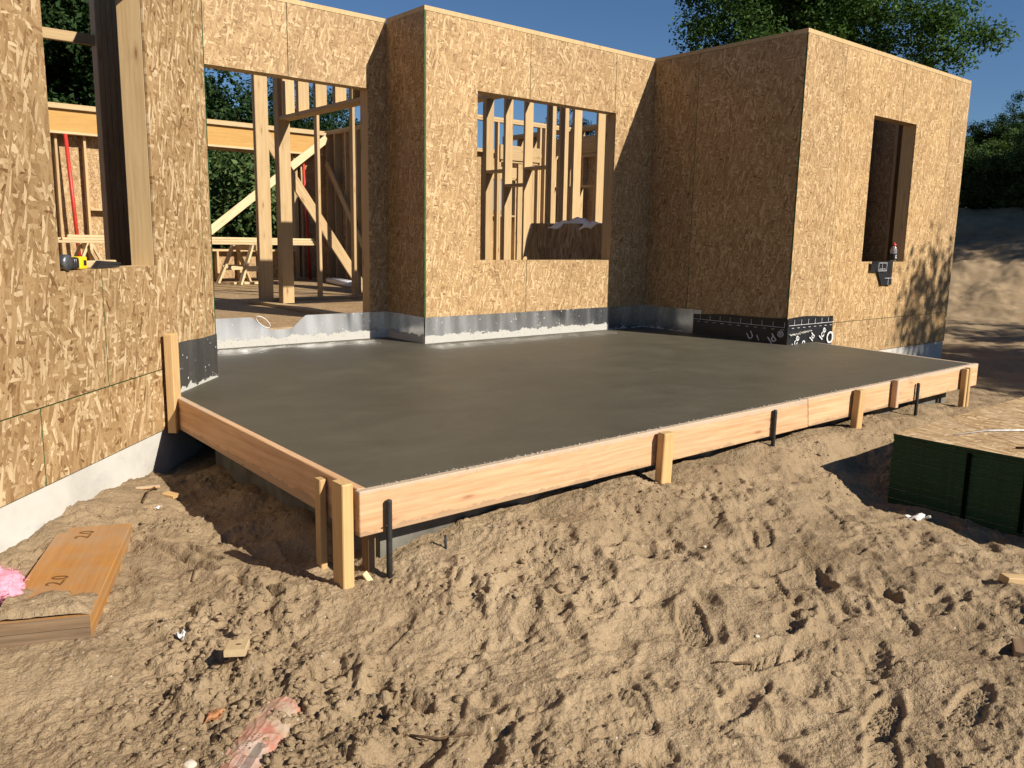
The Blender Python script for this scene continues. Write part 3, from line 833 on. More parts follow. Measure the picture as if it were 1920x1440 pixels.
# C1: short side of the bay
w1 = Wall(0.0, YB - .001, R_(-90), YB - .016, off=.3, s_from=.0)
w1.panel(0, YB - .0, ZS, H - S38 - .001, gap=.001); w1.panel(0, YB, ZB, ZS, gap=.001)
# C: bay front with the wide window hole
wC = Wall(0.0, 0.0, 0.0, XC, ops=[(.577, 2.402, .748, 2.268)], off=.26)
wC.sheath([1.206, 2.384], lower=[1.8], a=.0125, b=XC + .010)
# D1: shaded side of the projecting room, D: its sunlit front with the narrow window hole
wD1 = Wall(XC, 0.0, R_(-90), -YD - .016, off=.22)
wD1.sheath([.595], lower=[1.2], a=.0, b=-YD - .0125)

wD = Wall(XC, YD, 0.0, XD - XC, ops=[(1.335, 2.285, .778, 2.27)], off=.3)
wD.sheath([.70, 1.92, 3.14], lower=[.93, 2.6], a=-.001, b=XD - XC)
wD2 = Wall(XD, YD + .012, R_(90), 1.2 - YD, off=.35)
wD2.sheath([1.22, 2.44], lower=[1.8], a=.0, b=1.2 - YD)
wE = Wall(XD, 1.2, 0.0, 3.0, off=.3)
wE.sheath([.9, 2.1], lower=[1.5], a=.012)
wF = Wall(9.557, 1.2, R_(90), 7.35, off=.3)
wF.sheath([1.22 * k for k in range(1, 6)], lower=[2.5, 5], a=.012)
# G: back wall; big opening behind the door hole
def gx(x): return 9.557 - x
wG = Wall(9.557, 8.55, R_(180), 17.0, ops=[(gx(2.76), gx(.1), .70, 2.40), (gx(8.1), gx(7.35), 1.5, 2.268), (gx(-2.6), gx(-4.4), .9, 2.268)], off=.14,
          blocks=[(gx(-.35), gx(-.72), 1.31)])
wG.sheath([1.22 * k for k in range(1, 14)], lower=[2.4 * k for k in range(1, 7)], mat='osb', a=.0)
# left side, never in view, closes the house
wL = Wall(-7.443, 8.55, R_(-90), 11.28, off=.3); wL.sheath([1.22 * k for k in range(1, 9)], lower=[4, 8])
wN = Wall(-7.443, -2.73, 0.0, 3.36, off=.3); wN.sheath([1.1, 2.3], lower=[2])
# interior framing
def part_wall(ox, oy, th, L, **k): return Wall(ox, oy, th, L, name='partition_wall', t=0.0, **k)
w_y1 = Wall(-.10, .80, R_(90), 2.62, name='partition_wall', t=0.0, frame=False)
def P1(y, z, x=-.03): return Vector((x, y, z))
for y in (.84,): board('stud', P1(y, ZF + S38), P1(y, H - .077), (0, 1, 0), S38, .138, MT['spf'], w_y1.o)
for k in range(3): board('post_ply', P1(2.735 + .039 * k, ZF + S38, -.04), P1(2.735 + .039 * k, H - .077, -.04), (0, 1, 0), S38, .138, MT['spf'], w_y1.o)
board('header_plate', P1(.862, 2.222), P1(2.713, 2.222), (1, 0, 0), .138, .040, MT['spf'], w_y1.o)
for y in (1.06, 1.46, 1.87, 2.27, 2.62): board('cripple_stud', P1(y, 2.243), P1(y, H - .077), (0, 1, 0), S38, .137, MT['spf'], w_y1.o)
for k in range(2): board('post_ply', Vector((-.02 + .0, 3.37 + .04 * k, ZF)), Vector((-.02, 3.37 + .04 * k, H - .077)), (0, 1, 0), S38, .16, MT['spf'], w_y1.o)
w_x2 = part_wall(.10, 3.55, 0.0, 2.88, fd=.089, frame=False)
for x in (.80, 1.30, 1.74, 2.15, 2.56): board('stud', (x, 3.595, ZF + S38), (x, 3.595, H - .077), (1, 0, 0), S38, .087, MT['spf'], w_x2.o)
w_y3 = part_wall(3.14, .16, R_(90), 3.6, frame=False)
for y in (.30, .86, 1.27, 1.50, 1.73, 2.17, 2.58, 2.99, 3.03, 3.40, 3.44): board('stud', (3.07, y, ZF + S38), (3.07, y, H - .077), (0, 1, 0), S38, .138, MT['spf'], w_y3.o)
for (a, b, z) in ((1.75, 2.15, 1.86), (2.19, 2.56, 1.66), (2.6, 2.97, 1.86)): board('blocking', (3.07, a, z), (3.07, b, z), (1, 0, 0), .13, S38, MT['spf'], w_y3.o)
w_y4 = Wall(3.56, 5.0, R_(90), 3.38, name='partition_wall', fd=.14, off=.2)
w_y4.sheath([1.22, 2.44], mat='osb', lo=ZF)
w_y5 = part_wall(6.30, 2.9, R_(90), 3.6, off=.3, ops=[(.8, 2.2, 1.9, 2.45)])
w_x6 = part_wall(3.70, 4.6, 0.0, 2.5, fd=.089, off=.25, ops=[(.9, 1.7, ZF, 2.2)])
# beams and braces fixed to the frame
board('beam', (-2.2, 8.355, 2.63), (3.23, 8.355, 2.63), (0, 0, 1), .34, .045, MT['lvl'], wG.o)
board('beam_plate', (-2.2, 8.34, 2.45), (3.3, 8.34, 2.45), (0, 1, 0), .10, .036, MT['spf2'], wG.o)
board('beam_plate', (-2.2, 8.34, 2.826), (3.45, 8.34, 2.826), (0, 1, 0), .12, .050, MT['spf2'], wG.o)
board('brace', (.30, 4.02, 2.19), (1.735, 4.02, .15), (1, 0, 1), .138, .036, MT['spf'], w_x2.o)
board('brace', (3.33, 8.18, 2.74), (-.30, 7.35, .17), (0, .2, 1), .135, .036, MT['spf2'], wG.o)
board('brace', (3.34, 8.22, 2.30), (3.34, 6.35, .17), (0, 1, 1), .12, .036, MT['spf'], w_y4.o)
board('spreader', (-2.45, .71, 2.335), (-4.3, .71, 2.335), (0, 0, 1), .075, .036, MT['spf'], wB.o)
board('spreader_post', (-4.32, .71, ZF), (-4.32, .71, 2.37), (1, 0, 0), S38, .089, MT['spf'], wB.o)

# flashing along the slab
def cst(v): return lambda q: v
wA.sheet('flashing', (-.655, -.004, cst(-.03), lambda q: .283 + .006 * math.sin(q * 9)), 'flash_d', seed=1, n=-.004)
def notch(q):   # q is local s on wall B, x = q - 2.157
    x = q + XB0
    if x < -1.36: return .25
    if x < -1.2: return .25 - (x + 1.36) / .16 * .115
    if x < -1.0: return .132
    if x < -.86: return .132 + (x + 1.0) / .14 * .115
    return .247
wB.sheet('flashing', (bx(A0.x), bx(-.003), cst(-.03), notch), 'flash', seed=2, nx=120, n=-.004)
curl = []
for i in range(15):
    a_ = math.pi * 2 * i / 14
    curl.append(wB.P(-1.26 - XB0 + .030 * math.sin(a_) - .055 * math.cos(a_), -.014, .205 + .05 * math.cos(a_) + .016 * math.sin(a_)))
tube('flashing_curl', curl, .003, MT['white'], wB.o, 6)
w1.sheet('flashing', (.003, YB - .001, cst(-.03), lambda q: .246 - .014 * q), 'flash', seed=3, n=-.004)
wC.sheet('flashing', (-.003, 2.40, cst(-.03), lambda q: .236 + .003 * q), 'flash', seed=4, n=-.004, nx=110)
wC.sheet('flashing', (2.40, 2.78, cst(-.03), cst(.244)), 'flash_d', seed=5, n=-.0055)
wC.sheet('flashing', (2.77, XC - .004, cst(-.03), cst(.247)), 'flash_d', seed=6, n=-.008)
wD1.sheet('flashing', (.004, .80, cst(-.03), cst(.246)), 'flash_d', seed=7, n=-.004)
# black self-adhesive membrane round the projecting corner, and a flap under the narrow window
mb1 = wD1.sheet('membrane', (.70, -YD + .005, cst(-.05), lambda q: .205 + .035 * (q - .7) / 1.1 + .006 * math.sin(q * 7)), 'membrane', seed=8, n=-.007, wav=.002, nx=40)
mb2 = wD.sheet('membrane', (-.006, .83, cst(-.1), lambda q: .236 + .012 * math.sin(q * 6) + .01 * q), 'membrane', seed=9, n=-.007, wav=.002)
fl = wD.sheet('membrane_flap', (1.50, 1.99, lambda q: .775 - (.10 if q < 1.66 else (.10 + (q - 1.66) * 1.3 if q < 1.76 else .25)), cst(.785)), 'membrane', seed=10, n=-.006, wav=.008, nx=30)
def print_bars(w, par, items, n):
    for (a, b, lo, hi) in items:
        vs = [w.P(a, n, lo), w.P(b, n, lo), w.P(b, n, hi), w.P(a, n, hi), w.P(a, n + .0008, lo), w.P(b, n + .0008, lo), w.P(b, n + .0008, hi), w.P(a, n + .0008, hi)]
        inv = w.mw(0, 0, 0).inverted()
        base = par.matrix_local.inverted()
        me = mesh_from('print', [base @ v for v in vs], [(0, 1, 2, 3), (7, 6, 5, 4), (0, 4, 5, 1), (3, 2, 6, 7)], MT['print_'])
        link('printed_line', me, par if False else w.o, par.matrix_local)
bars1 = [(.70, 1.81, .148, .152)] + [(.80 + .125 * k, .804 + .125 * k, .152, .20) for k in range(9)] + [(.76 + .1 * k, .80 + .1 * k, .125, .129) for k in range(11)]
print_bars(wD1, mb1, bars1, -.0235)
bars2 = [(.0, .83, .168, .172)] + [(.09 + .125 * k, .094 + .125 * k, .172, .222) for k in range(6)] + [(.05 + .1 * k, .09 + .1 * k, .14, .144) for k in range(8)]
print_bars(wD, mb2, bars2, -.0235)
print_bars(wD, fl, [(1.62, 1.80, .68, .684), (1.62, 1.80, .765, .769), (1.62, 1.624, .68, .769), (1.80, 1.804, .68, .769), (1.78, 1.98, .60, .604), (1.64, 1.78, .70, .704), (1.70, 1.704, .69, .76), (1.86, 1.864, .53, .60)], -.050)
def text_mesh(s, size):
    cu = bpy.data.curves.new('letters', 'FONT'); cu.body = s; cu.size = size; cu.extrude = .0004; cu.align_x = 'CENTER'; cu.offset = size * .012
    o = bpy.data.objects.new('letters', cu); COL.objects.link(o)
    dg = bpy.context.evaluated_depsgraph_get()
    me = bpy.data.meshes.new_from_object(o.evaluated_get(dg)); bpy.data.objects.remove(o)
    me.materials.clear()
    return me
def wall_text(w, s, q, z, size, rot, n, mat='print_', sx=1.0):
    me = text_mesh(s, size); me.materials.append(MT[mat])
    p = w.P(q, n, z)
    mw = w.mw(q, n, z) @ RX(R_(90)) @ RZ(rot) @ Matrix.Diagonal((sx, 1, 1, 1))
    return link('printed_lettering', me, w.o, mw)
wall_text(wD, 'Ice', .655, .045, .115, R_(58), -.0238)
wall_text(wD, 'ld', .46, .02, .105, R_(58), -.0238)
wall_text(wD, 'Ice', .165, -.01, .115, R_(58), -.0238)
wall_text(wD, 'o', .30, -.03, .115, R_(58), -.0238)
wall_text(wD, 'O', .775, -.045, .17, 0, -.0238)
wall_text(wD1, 'ld', 1.70, .0, .115, R_(40), -.0238)
wall_text(wD1, '\u00ae', 1.765, .055, .085, 0, -.0238)
wall_text(wD1, 'U', 1.44, .012, .10, R_(30), -.0238)
wall_text(wD1, 'I', 1.53, .0, .085, R_(30), -.0238)
# smeared cement on the membrane beside the corner
sm = lumps('cement_smear', [wD.P(.03 + .011 * k + random.uniform(-.006, .006), -.0185, .072 + .0010 * k + random.uniform(-.010, .010)) for k in range(36)], [random.uniform(.008, .018) for _ in range(36)], MT['cement'], 3, .5)
sm.parent = wD.o; tag(sm, kind='stuff')

# subfloor and foundation
def slab_poly(name, poly, z0, z1, mat, parent):
    n = len(poly)
    vs = [(x, y, z1) for x, y in poly] + [(x, y, z0) for x, y in poly]
    fs = [tuple(range(n)), tuple(range(2 * n - 1, n - 1, -1))] + [(i, n + i, n + (i + 1) % n, (i + 1) % n) for i in range(n)]
    return link(name, mesh_from(name, vs, fs, mat), parent)
e1 = wA.P(-2.8, .016, 0); e0 = wA.P(-.002, .016, 0)
polyf = [(-7.42, 8.53), (-7.42, -2.70), (e1.x, -2.70), (e0.x - .01, e0.y), (A0.x - .016, YB + .014), (.013, YB + .014), (.013, .013), (XC + .013, .013), (XC + .013, YD + .013), (XD - .013, YD + .013), (XD - .013, 1.214), (9.54, 1.214), (9.54, 8.53)]
slab_poly('subfloor', polyf, ZF - .022, ZF, MT['osb_floor'], house)
def strip(pts, th0, z0, z1, name='foundation'):
    """vertical concrete wall below the sheathing following the outer face, set back 15 mm"""
    n = len(pts); vs, fs = [], []
    def off(i, d):
        p = Vector(pts[i]); nrm = Vector((0, 0))
        for a, b in ((i - 1, i), (i, i + 1)):
            if 0 <= a and b < n:
                t = (Vector(pts[b]) - Vector(pts[a])).normalized(); nrm += Vector((-t.y, t.x))
        nrm.normalize()
        return p + nrm * d
    for i in range(n):
        a, b = off(i, .014), off(i, .2)
        vs += [(a.x, a.y, z0), (a.x, a.y, z1), (b.x, b.y, z1), (b.x, b.y, z0)]
    for i in range(n - 1):
        for k in range(4): fs.append((i * 4 + k, i * 4 + (k + 1) % 4, i * 4 + 4 + (k + 1) % 4, i * 4 + 4 + k))
    fs += [(3, 2, 1, 0), tuple((n - 1) * 4 + k for k in range(4))]
    return link(name, mesh_from(name, vs, fs, MT['found']), house)
e1o, e0o = wA.P(-2.8, 0, 0), wA.P(0, 0, 0)
strip([(-7.44, 8.55), (-7.44, -2.73), (e1o.x, -2.73), (e0o.x, e0o.y), (A0.x, YB), (0, YB), (0, 0), (XC, 0), (XC, YD), (XD, YD), (XD, 1.2), (9.55, 1.2), (9.55, 8.55), (-7.44, 8.55)], .2, -1.3, ZB - .004)

# ------------------------------------------------------------------ the fresh slab and its formwork
def build_slab():
    root = empty('concrete_slab', (0, 0, 0))
    tag(root, 'freshly poured dark wet concrete patio slab between the house walls', 'slab')
    def xr(y): return 3.25 + .19 * min(1, max(0, (y + 3.41) / 1.6))
    ny, nx = 42, 60
    ys = np.linspace(YS + .038, YB, ny); vs, fs, idx = [], [], {}
    ys = np.unique(np.concatenate([ys, [0.0]])); ny = len(ys)
    x_l = XS0 + .038
    for j, y in enumerate(ys):
        lo = np.linspace(x_l, 0.0, 27); hi = np.linspace(0.0, xr(y), 34)[1:]
        for i, x in enumerate(np.concatenate([lo, hi])):
            idx[i, j] = len(vs); vs.append((x, y, slab_z(x, y) - .002))
    for j in range(ny - 1):
        for i in range(59):
            if i >= 26 and ys[j] > -1e-6: continue
            fs.append((idx[i, j], idx[i + 1, j], idx[i + 1, j + 1], idx[i, j + 1]))
    top = link('slab_top', mesh_from('slab_top', vs, fs, MT['slab'], smooth=True), root)
    # body under the finished face
    b = [(x_l + .001, YS + .04), (xr(-3.41) - .001, YS + .04), (xr(-1.8) - .001, -1.80), (x_l + .001, -1.22)]
    n = 4
    vz = [slab_z(x, y) - .004 for x, y in b]
    v2 = [(x, y, z) for (x, y), z in zip(b, vz)] + [(x, y, -.19) for x, y in b]
    f2 = [(3, 2, 1, 0)[::-1], (4, 7, 6, 5)] + [(i, 4 + i, 4 + (i + 1) % 4, (i + 1) % 4) for i in range(4)]
    link('slab_body', mesh_from('slab_body', v2, f2, MT['slab']), root)
    # grade beam the slab stands on, set back from the boards
    q = [(-2.45, -3.30), (3.10, -3.30), (3.10, -1.4), (-2.45, -1.4)]
    v3 = [(x, y, -.192) for x, y in q] + [(x, y, -1.1) for x, y in q]
    link('grade_beam', mesh_from('grade_beam', v3, [(0, 1, 2, 3), (4, 7, 6, 5)] + [(i, 4 + i, 4 + (i + 1) % 4, (i + 1) % 4) for i in range(4)], MT['shade_conc']), root)
build_slab()

HB = .188
def form_board(a, b, za, zb, out, label, cuts=(0, 0), t=.038):
    """a, b: outer top edge ends in plan; out: outward normal"""
    a, b, out = Vector(a), Vector(b), Vector(out)
    d = (b - a); L = d.length; d.normalize()
    n = 30
    vs, fs = [], []
    rs = random.Random(hash(label) % 1000)
    for i in range(n + 1):
        f = i / n
        for k, (o_, z_) in enumerate(((0, 0), (0, -HB), (-t, -HB), (-t, 0))):
            cut = (cuts[0] * (z_ / -HB) if i == 0 else 0) + (cuts[1] * (z_ / -HB) if i == n else 0)
            p = a + d * (L * f + cut) + out * (o_ + .0025 * math.sin(f * 5 + 1) * 0)
            vs.append((p.x, p.y, za + (zb - za) * f + z_ - .006 * math.sin(f * math.pi) * 0))
    for i in range(n):
        for k in range(4):
            fs.append((i * 4 + k, i * 4 + (k + 1) % 4, i * 4 + 4 + (k + 1) % 4, i * 4 + 4 + k))
    fs += [(3, 2, 1, 0), tuple(n * 4 + k for k in range(4))]
    mw = frame_matrix((a.x, a.y, za), (d.x, d.y, 0), (0, 0, 1))
    inv = mw.inverted()
    bm = bmesh.new()
    bvs = [bm.verts.new(inv @ Vector(v)) for v in vs]
    for f in fs: bm.faces.new([bvs[i] for i in f])
    bmesh.ops.recalc_face_normals(bm, faces=bm.faces[:])
    sharp = [e for e in bm.edges if len(e.link_faces) == 2 and e.calc_face_angle(0) > .5]
    bmesh.ops.bevel(bm, geom=sharp, offset=.003, segments=1, affect='EDGES')
    me = bpy.data.meshes.new('form_board'); bm.to_mesh(me); bm.free(); me.materials.append(MT['fir'])
    o = link('form_board', me, None, mw)
    tag(o, label, 'form board', 'boards framing the wet slab')
    return o
zA = slab_z(XS0, -1.2)
form_board((XS0, -1.165), (XS0, YS + .039), slab_z(XS0, -1.165) + .003, slab_z(XS0, YS) + .003, (-1, 0), 'shaded form board along the left side of the slab, running to the angled wall')
form_board((XS0 - .012, YS), (.640, YS), -.056, -.040, (0, -1), 'long front form board from the near corner stake to the slanted butt joint', (0, .03))
form_board((.648, YS + .002), (XS1 + .035, YS + .002), -.0395, -.0255, (0, -1), 'front form board from the slanted butt joint to the far corner of the slab', (.03, 0))
form_board((3.288, YS + .04), (3.478, -1.83), -.0255, -.02, (1, -.11), 'form board closing the far right edge of the slab')
# dried splashes on the board tops
def splash(name, a, b, za, zb, n, label, seed):
    rs = random.Random(seed); a, b = Vector(a), Vector(b)
    c, s = [], []
    for k in range(n):
        f = rs.random(); p = a.lerp(b, f)
        c.append((p.x + rs.uniform(-.004, .004), p.y + rs.gauss(0, .009), za + (zb - za) * f + .0035)); s.append(.0015 + .0045 * rs.random() ** 3)
    o = lumps(name, c, s, MT['cement'], seed, .3); tag(o, label, None, None, 'stuff')
splash('cement_crumbs', (XS0 + .1, YS + .026), (XS1, YS + .026), -.054, -.0245, 900, 'pale cement crumbs dried along the front form boards', 5)

def stake(loc, h0, h1, w, t, rz, label, mat='stake', point=False, lean=(0, 0), name='wooden_stake'):
    x, y = loc
    L = h1 - h0
    a, b, c = w / 2, t / 2, .004
    vs, fs = [], []
    zs = [(0, 1.0), (L * .33, 1.0), (L * .66, 1.0), (L - .006, 1.0), (L, .9)]
    if point: zs = [(0, .25), (.11, 1.0)] + zs[1:]
    for z, s_ in zs:
        sx = 1.0 if not (point and z == 0) else 1.0
        for px, py in ((-a + c, -b), (a - c, -b), (a, -b + c), (a, b - c), (a - c, b), (-a + c, b), (-a, b - c), (-a, -b + c)):
            xx = px
            if point and z == 0: xx = -a + (px + a) * .45
            vs.append((xx * (1 if z < L - .001 else .93), py * (1 if z < L - .001 else .93), z))
    m = len(zs)
    for i in range(m - 1):
        for k in range(8): fs.append((i * 8 + k, i * 8 + (k + 1) % 8, i * 8 + 8 + (k + 1) % 8, i * 8 + 8 + k))
    fs += [tuple(reversed(range(8))), tuple((m - 1) * 8 + k for k in range(8))]
    o = link(name, mesh_from('stake', vs, fs, MT[mat]), None, T(x, y, h0) @ RZ(rz) @ RX(lean[0]) @ RY(lean[1]))
    tag(o, label, 'stake', 'stakes holding the form boards')
    return o
stake((XS0 - .054, -3.385), gz(-2.68, -3.40) - .12, -.020, .089, .05, R_(90), 'thick square stake standing clear at the near corner of the formwork')
stake((XS0 - .023, -3.135), gz(-2.65, -3.12) - .12, -.070, .05, .030, R_(90), 'slim shaded stake just left of the corner stake, against the left board')
stake((-.815, YS - .031), gz(-.82, -3.5) - .12, -.052, .082, .05, 0, 'wide pale stake at the middle of the long front board', lean=(.03, 0))
stake((1.235, YS - .029), gz(1.23, -3.5) - .12, -.034, .075, .05, 0, 'pale stake on the front between the slanted joint and the dark cleat', lean=(.02, .02))
stake((2.985, YS - .030), gz(3.0, -3.52) - .1, -.038, .04, .045, 0, 'twin-lath stake with cement on top near the far front corner').name = 'wooden_stake'
stake((3.045, YS - .030), gz(3.05, -3.52) - .1, -.034, .04, .045, 0, 'lath of the twin stake nearest the far right corner of the slab')
stake((1.790, YS - .026), -.222, -.020, .04, .046, 0, 'short reddish cleat nailed to the front board left of the last steel pin', mat='fir', name='wooden_cleat')
pA = wA.P(-.748, -.048, 0)
stake((pA.x, pA.y), -.222, .365, .089, .05, THA + R_(0), 'pointed stake fixed to the angled wall beside the dull flashing', point=True)
def offpt(x, y, z): return Vector((x, y, z))
# stub of a stake seen under the near corner
stake((XS0 + .085, YS + .10), gz(-2.5, -3.35) - .15, -.20, .06, .035, R_(90), 'short stub of timber under the near corner of the front board', mat='grey_wood')

def steel_pin(x, z0, z1, label, y=YS - .018):
    root = empty('steel_pin', (x, y, z0)); tag(root, label, 'steel pin', 'steel pins in front of the form boards')
    L = z1 - z0
    vs, fs = tube_data([(0, 0, 0), (0, 0, L * .5), (0, 0, L - .012), (0, 0, L - .004), (0, 0, L)], [.0125, .0125, .0125, .0125, .0085], 12)
    link('shaft', mesh_from('shaft', vs, fs, MT['steel'], smooth=True), root)
    for k, (zz, an) in enumerate(((L - .075, .4), (L - .105, 3.4))):
        vs, fs = tube_data([(0, 0, zz), (.020 * math.cos(an), .020 * math.sin(an), zz)], .003, 6)
        link('nail', mesh_from('nail', vs, fs, MT['steel']), root)
steel_pin(-2.505, gz(-2.5, -3.47) - .12, -.105, 'black steel pin standing nearest the corner stake')
steel_pin(.245, gz(.24, -3.47) - .1, -.060, 'black steel pin just left of the slanted butt joint')
steel_pin(2.175, gz(2.17, -3.47) - .1, -.080, 'black steel pin right of the reddish cleat')
tube('steel_rod', [(-2.215, -3.455, gz(-2.2, -3.46) - .05), (-2.215, -3.450, gz(-2.2, -3.46) + .06)], .006, MT['steel'])
tag(bpy.data.objects['steel_rod'], 'short stub of steel rod poking from the sand below the front board', 'rod')

# ------------------------------------------------------------------ stack of sheets with green sealed edges
def build_stack():
    x0, x1, y0, y1, z0, z1 = .615, 3.055, -5.245, -4.030, -.575, -.150
    root = empty('sheet_stack', (x0, y1, z0)); tag(root, 'stack of strand board sheets with dark green sealed edges on the sand', 'sheet stack')
    n = 36; t = (z1 - z0) / n
    rs = random.Random(4)
    for k in range(n):
        dx, dy = rs.uniform(-.004, .004), rs.uniform(-.004, .004)
        if k == n - 1: dx -= .006
        vs = [(dx, dy - (y1 - y0), 0), (dx + x1 - x0, dy - (y1 - y0), 0), (dx + x1 - x0, dy, 0), (dx, dy, 0)]
        vs = vs + [(a, b, t - .0006) for a, b, _ in vs]
        me = mesh_from('sheet', vs, [(3, 2, 1, 0), (4, 5, 6, 7), (0, 1, 5, 4), (1, 2, 6, 5), (2, 3, 7, 6), (3, 0, 4, 7)], [MT['osb_stack'], MT['green']], [0, 0, 1, 1, 1, 1])
        link('sheet', me, root, T(0, 0, k * t))
    for yy in (-.44, -.73, -1.02):     # black unsealed bars where straps masked the spray
        vs = [(-.0085, yy, .015), (-.0085, yy + .022, .015), (-.0085, yy + .022, z1 - z0 - .03), (-.0085, yy, z1 - z0 - .03)]
        vs += [(-.0045, b, c) for a, b, c in vs]
        link('dark_band', mesh_from('dark_band', vs, [(0, 3, 2, 1), (0, 1, 5, 4), (1, 2, 6, 5), (2, 3, 7, 6), (3, 0, 4, 7)], MT['band']), root)
    return root
build_stack()
tube('white_rod', [(.86, -4.275, -.1445), (1.12, -4.345, -.1435), (1.125, -4.3465, -.1425), (1.50, -4.60, -.1415)], [.003, .003, .006, .006], MT['paper'])
tag(bpy.data.objects['white_rod'], 'thin pale rod lying across the top of the stacked sheets', 'rod')
tube('twig_piece', [(.80, -4.62, -.144), (.86, -4.70, -.138), (.90, -4.76, -.145)], .006, MT['twig'])
tag(bpy.data.objects['twig_piece'], 'small dark twig on top of the stacked sheets', 'twig')

# ------------------------------------------------------------------ things lying on the sand
def build_plank():
    far = Vector((-3.315, -2.225)); near = Vector((-3.70, -3.12))
    d = (near - far); L = d.length + .02; d.normalize(); w = Vector((-d.y, d.x))
    zf, zn = -.398, -.402
    root = empty('beam_offcut', (near.x, near.y, -.49)); tag(root, 'orange laminated beam offcut marked 2.0 half buried in sand by the angled wall', 'beam offcut')
    for k in range(2):
        h = .0445
        me = chamfer_mesh(.302, h, L, MT['lvl_old'], .003)
        link('ply', me, root, T(-near.x, -near.y, .49) @ frame_matrix((near.x, near.y, -.400 - h / 2 - k * (h + .001)), (-d.x, -d.y, 0), (w.x, w.y, 0)))
    # rough sawn near end
    for k in range(2):
        q = near + d * .0012 - w * .1495
        link('sawn_end', chamfer_mesh(.0435, .004, .299, MT['grey_wood'], .0008), root, T(-near.x, -near.y, .49) @ frame_matrix((q.x, q.y, -.4225 - k * .0455), (w.x, w.y, 0), (0, 0, 1)))
    for (f, sz) in ((.36, .085), (.90, .085)):
        p = near.lerp(far, f) - w * .0
        me = text_mesh('2.0', sz); me.materials.append(MT['ink'])
        ang = math.atan2(w.y, w.x)
        link('marking', me, root, T(p.x - near.x, p.y - near.y, .0908) @ RZ(math.atan2(-d.y, -d.x) - R_(8)) @ Matrix.Diagonal((.95, 1.0, .5, 1)))
    # sand lying on the near third
    n1, n2 = 40, 30
    vs, fs = [], []
    for i in range(n1 + 1):
        for k in range(n2 + 1):
            a = i / n1; b = k / n2
            q = near + w * (-.149 + .298 * b) - d * (.004 + .36 * a)
            vs.append((q.x, q.y, 0))
    V = np.array(vs); X, Y = V[:, 0], V[:, 1]
    a = np.repeat(np.arange(n1 + 1) / n1, n2 + 1); b = np.tile(np.arange(n2 + 1) / n2, n1 + 1)
    lim = .55 + .22 * (1 - b) + .25 * vnoise(X * 12, Y * 12, 5)
    h = np.clip((lim - a) * 2.2, -.2, 1) * .030 + .014 * fbm(X * 18, Y * 18, 6, 3) + .012 * cells(X * 30, Y * 30, 8, .2, .6)
    h *= np.clip((1 - b) * 7, 0, 1) ** .6
    h[(a < .03)] *= .35
    V[:, 2] = -.4025 + np.where(lim - a > 0, h + .002, -.006)
    ii, kk = np.meshgrid(np.arange(n1), np.arange(n2), indexing='ij')
    Q = np.stack([ii * (n2 + 1) + kk, (ii + 1) * (n2 + 1) + kk, (ii + 1) * (n2 + 1) + kk + 1, ii * (n2 + 1) + kk + 1], -1).reshape(-1, 4)
    V[:, 0] -= 0
    o = link('sand_heap', fast_mesh('sand_heap', V, Q, MT['sand'], True))
    tag(o, 'thin heap of damp sand spilled over the orange beam offcut', None, None, 'stuff')
build_plank()

def build_insulation():
    rs = np.random.RandomState(2)
    root = empty('insulation_tuft', (-3.815, -2.73, -.43)); root.scale = (.82, .82, .82); tag(root, 'fluffy pink fibreglass insulation tuft beside the orange beam offcut', 'insulation')
    bm = bmesh.new(); bmesh.ops.create_icosphere(bm, subdivisions=5, radius=1)
    V = np.array([v.co[:] for v in bm.verts])
    n = .30 * fbm(V[:, 0] * 1.6 + 3, V[:, 1] * 1.6 + V[:, 2] * 1.3, 2, 4) + .10 * fbm(V[:, 0] * 7, V[:, 2] * 7 + V[:, 1] * 5, 9, 3)
    V = V * (1 + n[:, None]) * np.array([.13, .17, .085])
    for v, c in zip(bm.verts, V): v.co = c
    me = bpy.data.meshes.new('insulation'); bm.to_mesh(me); bm.free(); me.materials.append(MT['pink'])
    for p in me.polygons: p.use_smooth = True
    link('wool', me, root, T(0, 0, .06) @ RZ(.5))
    # stray fibres
    vs, fs = [], []
    for k in range(900):
        d = rs.normal(0, 1, 3); d /= np.linalg.norm(d); d[2] = abs(d[2]) * .8
        p = d * np.array([.13, .17, .085]) * 1.0; q = p + (d + rs.normal(0, .9, 3)) * rs.uniform(.008, .022); s = rs.normal(0, .0008, 3)
        b = len(vs); vs += [tuple(p), tuple(q), tuple(q + s)]; fs.append((b, b + 1, b + 2))
    link('fibres', mesh_from('fibres', vs, fs, MT['pink']), root, T(0, 0, .06) @ RZ(.5))['kind'] = 'stuff'
build_insulation()

def block(loc, size, rot, label, mat='spf2', name='wood_block', cat='wood block', lift=.3):
    x, y = loc
    z = gz(x, y)
    me = chamfer_mesh(size[0], size[1], size[2], MT[mat], .0025)
    o = link(name, me, None, T(x, y, z + lift * size[1]) @ RZ(rot[2]) @ RX(R_(90) + rot[0]) @ RY(rot[1]) @ T(0, 0, -size[2] / 2))
    tag(o, label, cat)
    return o
wb = block((-3.21, -3.625), (.072, .026, .088), (-.10, .06, -.6), 'pale square wood offcut with a knot hole on crumbled sand', lift=1.5)
kn = lathe('knot', [(.0075, 0), (.007, .0012), (.004, .0016)], MT['twig'], wb, 14, T(.006, .0125, .044) @ RX(R_(-90)) @ Matrix.Diagonal((1.4, .9, 1, 1)))
block((-2.845, -1.80), (.05, .02, .07), (.1, .2, .4), 'small yellow wood chip near the foundation corner', 'stake', lift=.8)
block((-2.93, -1.70), (.03, .012, .12), (.0, .2, 1.1), 'thin reddish bark strip against the foundation corner', 'fir', lift=.8)
